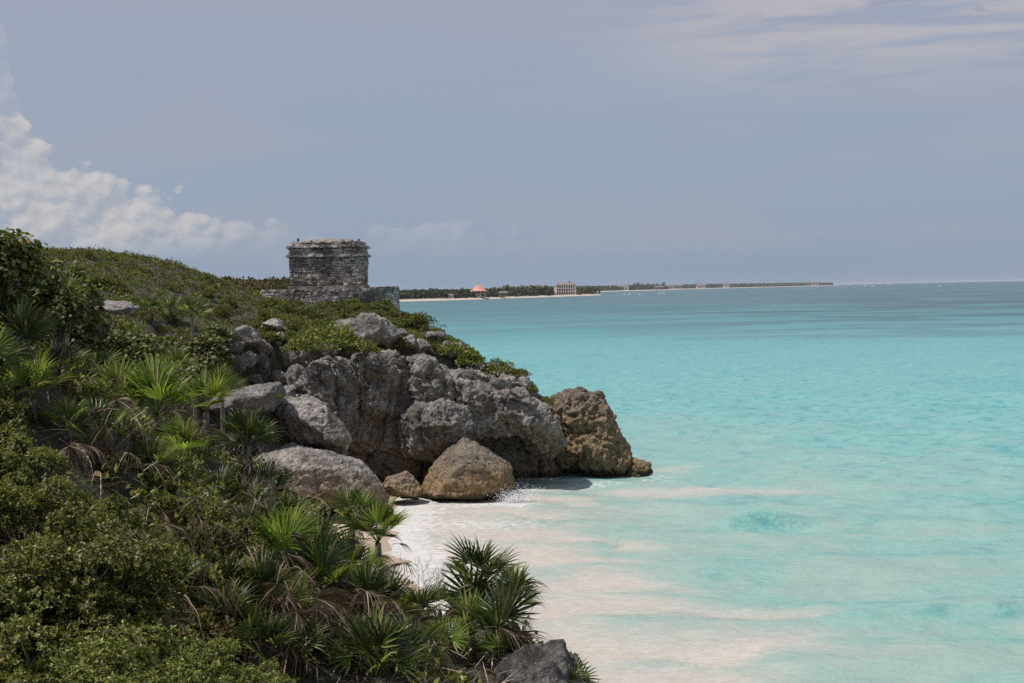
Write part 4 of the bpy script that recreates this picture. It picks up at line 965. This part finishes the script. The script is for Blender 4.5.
for i in range(22):
    shrub_at(random.uniform(258, 398), random.uniform(306, 312), random.uniform(0.35, 0.7), random.choice([0, 1, 3, 5]), 'leafy bush growing against the foot of the temple platform', 'bushes at the foot of the platform', 95, sink=0.35)
for i in range(170):
    u = random.random(); px = random.uniform(262, 540)
    top = np.interp(px, [262, 300, 395, 440, 520, 550], [306, 308, 308, 332, 388, 415]); bot = np.interp(px, [262, 300, 350, 395, 440, 540, 560], [345, 345, 350, 350, 352, 398, 418])
    py = top + (bot - top) * random.random() ** 1.2
    if 350 < px < 395 and 325 < py < 350 and random.random() < .8: continue
    shrub_at(px, py + 2, random.uniform(0.35, 0.8), random.choice([0, 1, 1, 0, 2, 3, 5]), 'low green bush among many on the rocky cliff top below the temple', 'low bushes below the temple')
for i in range(120):
    px = random.uniform(-30, 262); D0 = 44
    top = np.interp(px, [-30, 40, 100, 160, 205, 240, 262], [256, 252, 252, 260, 272, 290, 300]); py = top + 3 + (400 - top) * random.random() ** 1.5
    if py > 330 and px < 150: continue
    shrub_at(px, py, random.uniform(0.3, 0.75), random.choice([0, 2, 2, 4, 4, 3, 0]), 'low bush among many on the scrubby hill behind the palms', 'bushes on the scrubby hill', D0)

# scrub as one mass on hill
def scatter(nm, n, xr_, yr_, filt, leaf, per, rad, mats, seed, hgt=0.25, narrow=0.35, jit=1.0):
    r0 = np.random.default_rng(seed); x = r0.uniform(*xr_, n); y = r0.uniform(*yr_, n)
    k = filt(x, y); x, y = x[k], y[k]; z = H(x, y); n = len(x)
    sz = r0.uniform(0.4, 1.2, n) * (0.7 + 0.6 * np.clip(fbm(p2(x, y), 0.3, 2, seed), -0.6, 0.8))
    C = np.stack([x, y, z], 1)
    CC = np.repeat(C, per, 0); S = np.repeat(sz, per)[:, None]
    d = r0.normal(size=(n * per, 3)); d /= np.linalg.norm(d, axis=1, keepdims=True); d[:, 2] = np.abs(d[:, 2])
    Pn = CC + d * S * rad * r0.uniform(0.4, 1, (n * per, 1)) * np.array([1, 1, 0.8])
    mb = MB(); mb.leaves(Pn, d + 0.7 * r0.normal(size=(n * per, 3)) + np.array([0, 0, .4]), d + 0.6 * r0.normal(size=(n * per, 3)), leaf * r0.uniform(0.6, 1.5, n * per), leaf * narrow * r0.uniform(0.7, 1.3, n * per))
    return mb.mesh(nm, mats)
def inside(lo=-0.5): return lambda x, y: sdist(x, y) < lo
def vis(x, y): 
    px = 512 + F * x / y; return (sdist(x, y) < -0.3) & (px > -70) & (px < 620) & ~((np.hypot((x - TB.x) / 5.8, (y - TB.y) / 4.4) < 1))
o = link('hill_scrub', scatter('hill_scrub', 7000, (-55, 3), (36, 128), vis, 0.115, 40, 0.5, M['scrub'], 500)); tag(o, 'low green scrub covering the hill and the headland', 'scrub', kind='stuff')
o = link('dry_scrub', scatter('dry_scrub', 9500, (-55, 3), (36, 128), vis, 0.12, 28, 0.45, M['scrub_dry'], 501)); tag(o, 'dry brownish scrub mixed into the green on the hill', 'scrub', kind='stuff')
o = link('dark_scrub', scatter('dark_scrub', 3500, (-55, 3), (36, 128), lambda x, y: vis(x, y) & (fbm(p2(x, y), 0.16, 2, 3) > 0.05), 0.12, 34, 0.7, M['bay'], 502)); tag(o, 'darker patches of fine leaved scrub on the hill', 'scrub', kind='stuff')
nearf = lambda x, y: (sdist(x, y) < 0.8) & (512 + F * x / y > -80)
# low undergrowth and dead thatch near
o = link('undergrowth', scatter('undergrowth', 6000, (-18, 3), (7, 50), nearf, 0.075, 26, 0.42, M['bay'], 503)); tag(o, 'low leafy undergrowth between the near palms', 'undergrowth', kind='stuff')
def thatch(n, seed):
    r0 = np.random.default_rng(seed); x = r0.uniform(-16, 3, n); y = r0.uniform(8, 42, n); k = nearf(x, y); x, y = x[k], y[k]
    k = r0.uniform(0, 1, len(x)) < 0.9; x, y = x[k], y[k]; n = len(x); z = H(x, y) + r0.uniform(0.02, 0.5, n) ** 1.5
    mb = MB(); az_ = r0.uniform(0, 6.28, n); L = r0.uniform(0.15, 0.45, n); w_ = r0.uniform(0.003, 0.008, n); dz = r0.uniform(-0.5, 0.5, n)
    C = np.stack([x, y, z], 1); T = np.stack([np.cos(az_), np.sin(az_), dz], 1); S = np.stack([-np.sin(az_), np.cos(az_), 0 * az_], 1)
    bend = r0.uniform(-0.35, 0.1, n)
    V = []
    for s_, wf in ((0, 0.6), (0.35, 1), (0.7, 0.8), (1, 0.1)):
        c = C + T * (L * s_)[:, None]; c[:, 2] += bend * L * s_ * s_
        V += [c - S * (w_ * wf)[:, None], c + S * (w_ * wf)[:, None]]
    V = np.stack(V, 1).reshape(-1, 3); b0 = np.arange(n)[:, None] * 8
    mb.add(V, np.concatenate([np.concatenate([b0 + j, b0 + j + 1, b0 + j + 3, b0 + j + 2], 1) for j in (0, 2, 4)]))
    return mb.mesh('dead_thatch', M['palm_dead'])
tag(link('dead_thatch', thatch(52000, 9)), 'brown dead palm blades and litter lying under the near palms', 'litter', kind='stuff')

# bare twiggy bushes
def twigs(seed, n=26):
    r_ = random.Random(seed); mb = MB()
    def grow(p, d, L, r, depth):
        q = p + d * L * 0.5 + Vector((r_.uniform(-.1, .1), r_.uniform(-.1, .1), r_.uniform(-.05, .1))) * L; e = q + (d + Vector((r_.uniform(-.35, .35), r_.uniform(-.35, .35), r_.uniform(-.2, .3)))).normalized() * L * 0.5
        mb.tube([p, q, e], [r, r * 0.8, r * 0.6], 3)
        if depth:
            for _ in range(3 if depth > 1 else 4): grow(e if r_.random() < .7 else q, (d + Vector((r_.uniform(-.9, .9), r_.uniform(-.9, .9), r_.uniform(-.4, .6)))).normalized(), L * r_.uniform(0.55, 0.8), r * 0.6, depth - 1)
    for k in range(7): grow(Vector((0, 0, -0.1)), Vector((r_.uniform(-.9, .9), r_.uniform(-.9, .9), r_.uniform(.3, 1))).normalized(), 0.42, 0.011, 3)
    return mb.mesh('bare_bush', M['twig'])
TW = [twigs(k) for k in (1, 2)]
for k, (px, py, D, s, lab) in enumerate([(262, 600, 17, 1.0, 'leafless grey bush in front of the upright dark palm'), (232, 530, 20, 1.1, 'leafless grey bush below the dark round headed palm'), (292, 630, 15, 0.8, 'leafless bush beside the narrow upright palm'),
                                         (238, 560, 19, 1.0, 'leafless grey bush between the small olive bush and the cove'), (110, 478, 15, 0.9, 'tangle of dead branches in the hollow of the thicket'), (60, 480, 13.5, 0.7, 'dead branches behind the olive bush under the edge palm'), (420, 600, 16.5, 0.6, 'small bare bush beside the tall palm'), (265, 500, 40, 2.0, 'large grey leafless bush against the widest boulder')]):
    o = link('bare_bush', TW[k % 2], loc=P(px, py, D), rot=(0, 0, k * 1.7), scale=s); tag(o, lab, 'bush', 'leafless bushes')

# ------------------------------------------------------------------ splash at the boulder
r0 = np.random.default_rng(77); mb = MB(); c0 = W(516, 503)
nS = 5200; hh = np.abs(r0.normal(size=nS)) * 0.36; spread_ = 0.22 + hh * 0.35
PS = np.stack([c0.x - 0.1 + r0.normal(size=nS) * spread_ * 1.3 + hh * 0.3, c0.y + r0.normal(size=nS) * spread_, hh], 1)
ds = rdirs(nS); mb.leaves(PS, ds, rdirs(nS), r0.uniform(0.015, 0.06, nS), r0.uniform(0.008, 0.028, nS), 0.5, 0.5)
mf = plain('foam_white', (0.8, 0.8, 0.8), nsc=5, var=0.05)
tag(link('splash', mb.mesh('splash', mf)), 'white spray where a wave breaks beside the pointed boulder', 'spray', kind='stuff')

# ------------------------------------------------------------------ far coast
def hz(px): 
    v = ray(px, 290); y0, y1 = 270., 310.
    for _ in range(30):
        mdl = (y0 + y1) / 2
        if ray(px, mdl).z > 0: y0 = mdl
        else: y1 = mdl
    return y0
def coast(name, pts, back, hgt, tree_n, tsize, seed):
    """pts: (px, distance) along the shore; a low strip of land behind it"""
    A = [np.array([ray(px, 290).x * D, D]) for px, D in pts]
    mb = MB(); sd_ = MB(); V = []; V2 = []
    for p_ in A:
        for (k, z) in ((0, -0.5), (0.06, 1.8), (0.10, 3.0), (0.2, hgt * 0.4), (1, hgt * 0.5)):
            V.append((p_[0] - 0.35 * back * k, p_[1] + back * k, z))
    n = len(A); Q = [(i * 5 + j, (i + 1) * 5 + j, (i + 1) * 5 + j + 1, i * 5 + j + 1) for i in range(n - 1) for j in range(4)]
    return A, V, Q
mfar, t, b = new_mat('far_land'); g = t.geo(); z = t.sep(g.outputs['Position'])[2]
nz_ = t.noise(g.outputs['Position'], 0.02, 4, 0.6)
t.l.new(t.mix(t.mr(t.math('ADD', z, t.math('MULTIPLY', nz_, 1.5)), 3.6, 4.0), (0.44, 0.375, 0.31), (0.05, 0.06, 0.03)), b.inputs['Base Color']); b.inputs['Roughness'].default_value = 0.95
def far_strip(name, pts, back, hgt, n, ts, seed, sandw=30):
    r0 = np.random.default_rng(seed); A = np.array([[ray(px, 290).x * D, D] for px, D in pts])
    V = []
    prof = [(-4, -0.8), (sandw * 0.5, 1.6), (sandw, 3.0), (sandw * 1.1, 4.2), (back, hgt * 0.35), (back * 1.05, -1)]
    # resample
    sA = np.linspace(0, len(A) - 1, 60); X = np.interp(sA, range(len(A)), A[:, 0]); Y = np.interp(sA, range(len(A)), A[:, 1])
    wob = fbm(p2(sA, sA * 0), 0.8, 3, seed) * sandw * 0.3
    for i in range(60):
        for (bk_, z) in prof: V.append((X[i] - 0.3 * bk_, Y[i] + bk_ + (wob[i] if bk_ < back else 0), z))
    k = len(prof); Q = [(i * k + j, (i + 1) * k + j, (i + 1) * k + j + 1, i * k + j + 1) for i in range(59) for j in range(k - 1)]
    tag(link(name, make_mesh(name, np.array(V), [np.array(Q)], mfar, True)), kind='structure')
    # wood: crowns of leaf clumps
    per = 14; q = r0.uniform(0, 59, n); bq = sandw * 1.3 + r0.uniform(0, 1, n) ** 1.6 * (back * 0.8)
    x = np.interp(q, range(60), X) - 0.3 * bq; y = np.interp(q, range(60), Y) + bq; h = hgt * (0.55 + 0.45 * bq / back) * (0.8 + 0.25 * fbm(p2(x, y), 0.012, 3, seed)) * r0.uniform(0.85, 1.08, n)
    kk_ = ~((name == 'far_shore') & (np.abs(512 + F * x / y - 566) < 15) & (y < 2720)); x, y, h = x[kk_], y[kk_], h[kk_]; n = len(x)
    C = np.repeat(np.stack([x, y, h], 1), per, 0); m_ = n * per
    d = r0.normal(size=(m_, 3)); d /= np.linalg.norm(d, axis=1, keepdims=True)
    Pn = C + d * ts * np.array([1, 1, 0.7]) * r0.uniform(0.5, 1, (m_, 1)); Pn[:, 2] = np.where(r0.uniform(0, 1, m_) < 0.45, Pn[:, 2] * r0.uniform(0.15, 1, m_) + 1.0, Pn[:, 2])
    mb = MB(); mb.leaves(Pn, d + np.array([0, 0, .3]), d + 0.5 * r0.normal(size=(m_, 3)), np.full(m_, ts * 0.9), np.full(m_, ts * 0.4))
    o = link(name + '_wood', mb.mesh(name + '_wood', M['far'])); tag(o, {'far_shore': 'dark green wood behind the nearest far beach', 'farther_shore': 'thin dark wood beyond the white apartment block', 'farthest_shore': 'low wooded strip ending at the horizon'}[name], 'wood', kind='stuff')
# nearest shore: from behind the temple to the apartment block
far_strip('far_shore', [(300, 1500), (360, 1800), (400, 2000), (440, 2050), (480, 2120), (520, 2300), (560, 2480), (602, 2700)], 900, 14.5, 5200, 6.0, 1, 24)
far_strip('farther_shore', [(560, 6000), (600, 6200), (650, 7200), (680, 8300)], 900, 26, 2600, 9.0, 2, 110)
far_strip('farthest_shore', [(655, 8300), (700, 9300), (760, 10500), (846, 12700)], 700, 27, 2600, 11.0, 3, 160)
# wooded rise left of the temple
xs = np.linspace(-330, 60, 120); ys = np.linspace(180, 900, 80)
me, _, _ = grid_mesh('wooded_rise', xs, ys, lambda x, y: -2 + 16.6 * np.exp(-((y - 430) / 200) ** 2) * np.clip((-42 - x) / 14, 0, 1) + 1.8 * fbm(p2(x, y), 0.06, 4, 8), M['soil'])
tag(link('wooded_rise', me), kind='structure')
r0 = np.random.default_rng(55); n = 9000; x = r0.uniform(-190, -40, n); y = r0.uniform(230, 520, n)
zz = -2 + 16.6 * np.exp(-((y - 430) / 200) ** 2) * np.clip((-42 - x) / 14, 0, 1) + 1.8 * fbm(p2(x, y), 0.06, 4, 8)
k = zz > 2; x, y, zz = x[k], y[k], zz[k]; n = len(x); per = 10; C = np.repeat(np.stack([x, y, zz + r0.uniform(0, 1.3, n)], 1), per, 0); d = rdirs(n * per); d[:, 2] = abs(d[:, 2])
mb = MB(); mb.leaves(C + d * 1.4, d, d + 0.5 * rdirs(n * per), np.full(n * per, 0.9), np.full(n * per, 0.4)); tag(link('rise_wood', mb.mesh('rise_wood', M['scrub_dry'])), 'dark wood on the low rise behind the temple', 'wood', kind='stuff')

# far palms
mb = MB(); mb.tube([(0, 0, 0), (0.3, 0, 4), (0.1, 0, 8)], [0.35, 0.28, 0.22], 5); ptr = mb.mesh('trunk', M['bark'])
mb = MB()
for k in range(13):
    a = k * 2.4; e = R(50 - k * 7); L = 4.2; pr = Vector((0.1, 0, 8)); D_ = Vector((math.cos(a), math.sin(a), 0))
    q = []
    for s_ in (0, .35, .7, 1): q.append(pr + D_ * L * s_ * math.cos(e) + Vector((0, 0, L * s_ * math.sin(e) - 1.8 * s_ * s_)))
    S_ = D_.cross(Vector((0, 0, 1)))
    V = []
    for p_, wf in zip(q, (.2, .8, .7, .1)): V += [p_ - S_ * wf * 0.7 - Vector((0, 0, .3 * wf)), p_, p_ + S_ * wf * 0.7 - Vector((0, 0, .3 * wf))]
    mb.add([tuple(v) for v in V], [(i * 3 + j, i * 3 + j + 1, i * 3 + j + 4, i * 3 + j + 3) for i in range(3) for j in range(2)])
pcr = mb.mesh('crown', M['far'])
proto = bpy.data.objects.new('coconut_palm', None); COL.objects.link(proto); kid(proto, 'trunk', ptr); kid(proto, 'crown', pcr)
for k in range(46):
    if k < 30: px = random.uniform(486, 552); D = np.interp(px, [480, 560], [2160, 2520]) + random.uniform(60, 260); s = random.uniform(1.4, 2.1)
    elif k < 34: px = random.uniform(400, 470); D = 2300; s = random.uniform(1.5, 1.9)
    else: px = random.uniform(628, 665); D = np.interp(px, [620, 680], [6900, 8300]) + 250; s = random.uniform(3.0, 4.6)
    o = proto if k == 0 else copy_tree(proto)
    o.location = (ray(px, 290).x * D, D, 3.5); o.scale = (s, s, s * 1.0); o.rotation_euler = (0, 0, random.uniform(0, 6))
    if k < 34: tag(o, 'far coconut palm rising above the wood between the thatched pavilion and the apartment block', 'palm', 'far coconut palms on the nearest shore')
    else: tag(o, 'distant palm on the thin shore beyond the apartment block', 'palm', 'distant palms on the farther shore')

# pavilion with orange conical roof
M['thatch'] = plain('orange_thatch', (0.52, 0.26, 0.18), nsc=0.4, var=0.15); M['white'] = plain('white_render', (0.55, 0.50, 0.46), nsc=0.2, var=0.12); M['glass'] = plain('dark_opening', (0.05, 0.05, 0.055), nsc=0.3, rough=0.3)
M['pink'] = plain('pale_pink_render', (0.85, 0.72, 0.66), nsc=0.15, var=0.1); M['roofg'] = plain('grey_brown_roof', (0.20, 0.16, 0.14), nsc=0.2, var=0.2)
D = 2120; pv = bpy.data.objects.new('pavilion', None); COL.objects.link(pv); pv.location = (ray(478, 290).x * D, D + 40, 3.4)
tag(pv, 'white beach pavilion under an orange conical roof on the far shore', 'pavilion')
mb = MB(); n = 24
V = [(math.cos(2 * math.pi * i / n) * 13.5, math.sin(2 * math.pi * i / n) * 13.5, 9.5) for i in range(n)] + [(0, 0, 19.5)] + [(math.cos(2 * math.pi * i / n) * 13.5, math.sin(2 * math.pi * i / n) * 13.5, 8.9) for i in range(n)]
mb.add(V, [(i, (i + 1) % n, n + 1 + (i + 1) % n, n + 1 + i) for i in range(n)], [(i, (i + 1) % n, n) for i in range(n)]); rf = kid(pv, 'roof', mb.mesh('roof', M['thatch']))
mb = MB(); mb.tube([(0, 0, 19), (0, 0, 25)], 0.25, 5); kid(rf, 'finial', mb.mesh('finial', M['roofg']))
mb = MB()
for i in range(10): a = 2 * math.pi * i / 10; mb.box((math.cos(a) * 11.5, math.sin(a) * 11.5, 4.4), (0.45, 0.45, 4.6), a)
kid(pv, 'columns', mb.mesh('columns', M['white']))
mb = MB(); mb.box((-2, 0, 3.2), (6.5, 6, 3.2)); kid(pv, 'wall', mb.mesh('wall', M['white']))
mb = MB(); mb.tube([(0, 0, -0.4), (0, 0, 0.8)], 12.5, 20); kid(pv, 'base', mb.mesh('base', M['white']))
# apartment block
D = 2600; ab = bpy.data.objects.new('apartment_block', None); COL.objects.link(ab); ab.location = (ray(565, 290).x * D, D + 10, 2.6); ab.rotation_euler = (0, 0, R(-6))
tag(ab, 'pale pink three storey apartment block with arcaded balconies at the end of the far beach', 'building')
mb = MB(); mb.box((2, 10, 9.2), (18, 8.5, 9.4)); mb.box((-17.6, 10, 7), (2.8, 7.5, 7.2)); kid(ab, 'wall', mb.mesh('wall', M['pink']))
mb = MB(); zf = [0.0, 6.0, 12.0, 18.0]
for z_ in zf: mb.box((2, -0.9, z_), (18, 2.4, 0.35))
for x_ in np.linspace(-15.6, 19.6, 9): mb.box((x_, -2.8, 9), (0.55, 0.4, 8.64))
kid(ab, 'balcony_frame', mb.mesh('balcony_frame', M['pink']))
for z_ in zf[:3]:
    for x_ in np.linspace(-13.4, 17.4, 8):
        mb = MB(); mb.box((x_, 1.44, z_ + 2.9), (1.2, 0.1, 2.0)); kid(ab, 'window', mb.mesh('window', M['glass']))
mb = MB(); V = [(-17, -3.6, 18.7), (21, -3.6, 18.7), (21, 19.5, 18.7), (-17, 19.5, 18.7), (-12, 6, 23.4), (16, 6, 23.4)]
mb.add(V, [(0, 1, 5, 4), (2, 3, 4, 5), (3, 2, 1, 0)], [(1, 2, 5), (3, 0, 4)]); rf = kid(ab, 'roof', mb.mesh('roof', M['roofg']))
mb = MB(); mb.box((8, 4, 24.2), (0.9, 0.9, 1.9)); kid(rf, 'chimney', mb.mesh('chimney', M['roofg']))
# small houses along the shores
def house(px, D, w_, h_, label, mat='white', roof='roofg', back=60, z0=3.5):
    r_ = bpy.data.objects.new('beach_house', None); COL.objects.link(r_); r_.location = (ray(px, 290).x * D, D + back, z0); tag(r_, label, 'house')
    mb = MB(); mb.box((0, 0, h_ * 0.4), (w_ / 2, w_ / 3, h_ * 0.42)); kid(r_, 'wall', mb.mesh('wall', M[mat]))
    mb = MB(); e = w_ / 2 * 1.12; f_ = w_ / 3 * 1.12; mb.add([(-e, -f_, h_ * .822), (e, -f_, h_ * .822), (e, f_, h_ * .822), (-e, f_, h_ * .822), (-e * .7, 0, h_ * 1.15), (e * .7, 0, h_ * 1.15)], [(0, 1, 5, 4), (2, 3, 4, 5), (3, 2, 1, 0)], [(1, 2, 5), (3, 0, 4)])
    kid(r_, 'roof', mb.mesh('roof', M[roof]))
    mb = MB()
    for x_ in (-w_ * .3, 0, w_ * .3): mb.box((x_, -w_ / 3 - 0.02, h_ * .4), (w_ * .07, 0.15, h_ * .2))
    kid(r_, 'window', mb.mesh('window', M['glass']))
house(449, 2060, 10, 5, 'tiny white house in front of the wood, toward the headland', back=44)
house(503, 2210, 15, 7, 'brown roofed hut on the sand beside the pavilion', 'roofg', 'roofg', back=26)
house(438, 2080, 4, 5, 'tiny white hut half hidden in the wood', back=110)
house(624, 6900, 60, 22, 'pinkish house at the start of the thin shore with palms', 'pink', back=100)
house(661, 7500, 50, 16, 'brown house below the distant palms', 'roofg', back=90)
house(671, 8300, 50, 24, 'white house past the distant palms', back=100)
house(680, 8500, 60, 26, 'second white house past the distant palms, with a brown top', 'white', 'roofg', back=100)
house(704, 9400, 60, 26, 'lone white house on the low strip', back=140)
house(729, 9900, 40, 34, 'narrow white tower on the low strip', back=120)
house(818, 12000, 90, 34, 'pale hotel near the tip of the low strip', 'white', back=200)

# breakers on the reef
mb = MB(); r0 = np.random.default_rng(5)
for (px, py) in [(625, 294.4), (630, 294.5), (640, 294.4), (660, 293.6), (664, 293.5), (595, 294.6), (865, 285.8), (873, 285.8), (870, 284.0), (879, 283.9), (878, 283.7), (850, 284.8), (889, 284.2), (940, 286)]:
    c = W(px, py)
    for j in range(3): mb.tube([(c.x - c.y * 0.0016 + j * 3, c.y + j * 5, -0.1), (c.x, c.y + j * 6, 0.5), (c.x + c.y * 0.0012, c.y + j * 5, -0.1)], [0.2, c.y * 0.00025, 0.2], 5)
tag(link('reef_breakers', mb.mesh('reef_breakers', mf)), 'small white breakers on the distant reef', 'breakers', kind='stuff')

# ------------------------------------------------------------------ haze
mh = bpy.data.materials.new('air_haze'); mh.use_nodes = True; nt = mh.node_tree; nt.nodes.clear()
out = nt.nodes.new('ShaderNodeOutputMaterial'); pv_ = nt.nodes.new('ShaderNodeVolumePrincipled')
pv_.inputs['Color'].default_value = (0.80, 0.87, 1.0, 1); pv_.inputs['Density'].default_value = 2.6e-5; pv_.inputs['Anisotropy'].default_value = 0.2
nt.links.new(pv_.outputs[0], out.inputs['Volume'])
mb = MB(); mb.box((0, 0, 26), (75000, 75000, 30.0))
tag(link('haze', mb.mesh('haze', mh)), kind='stuff')
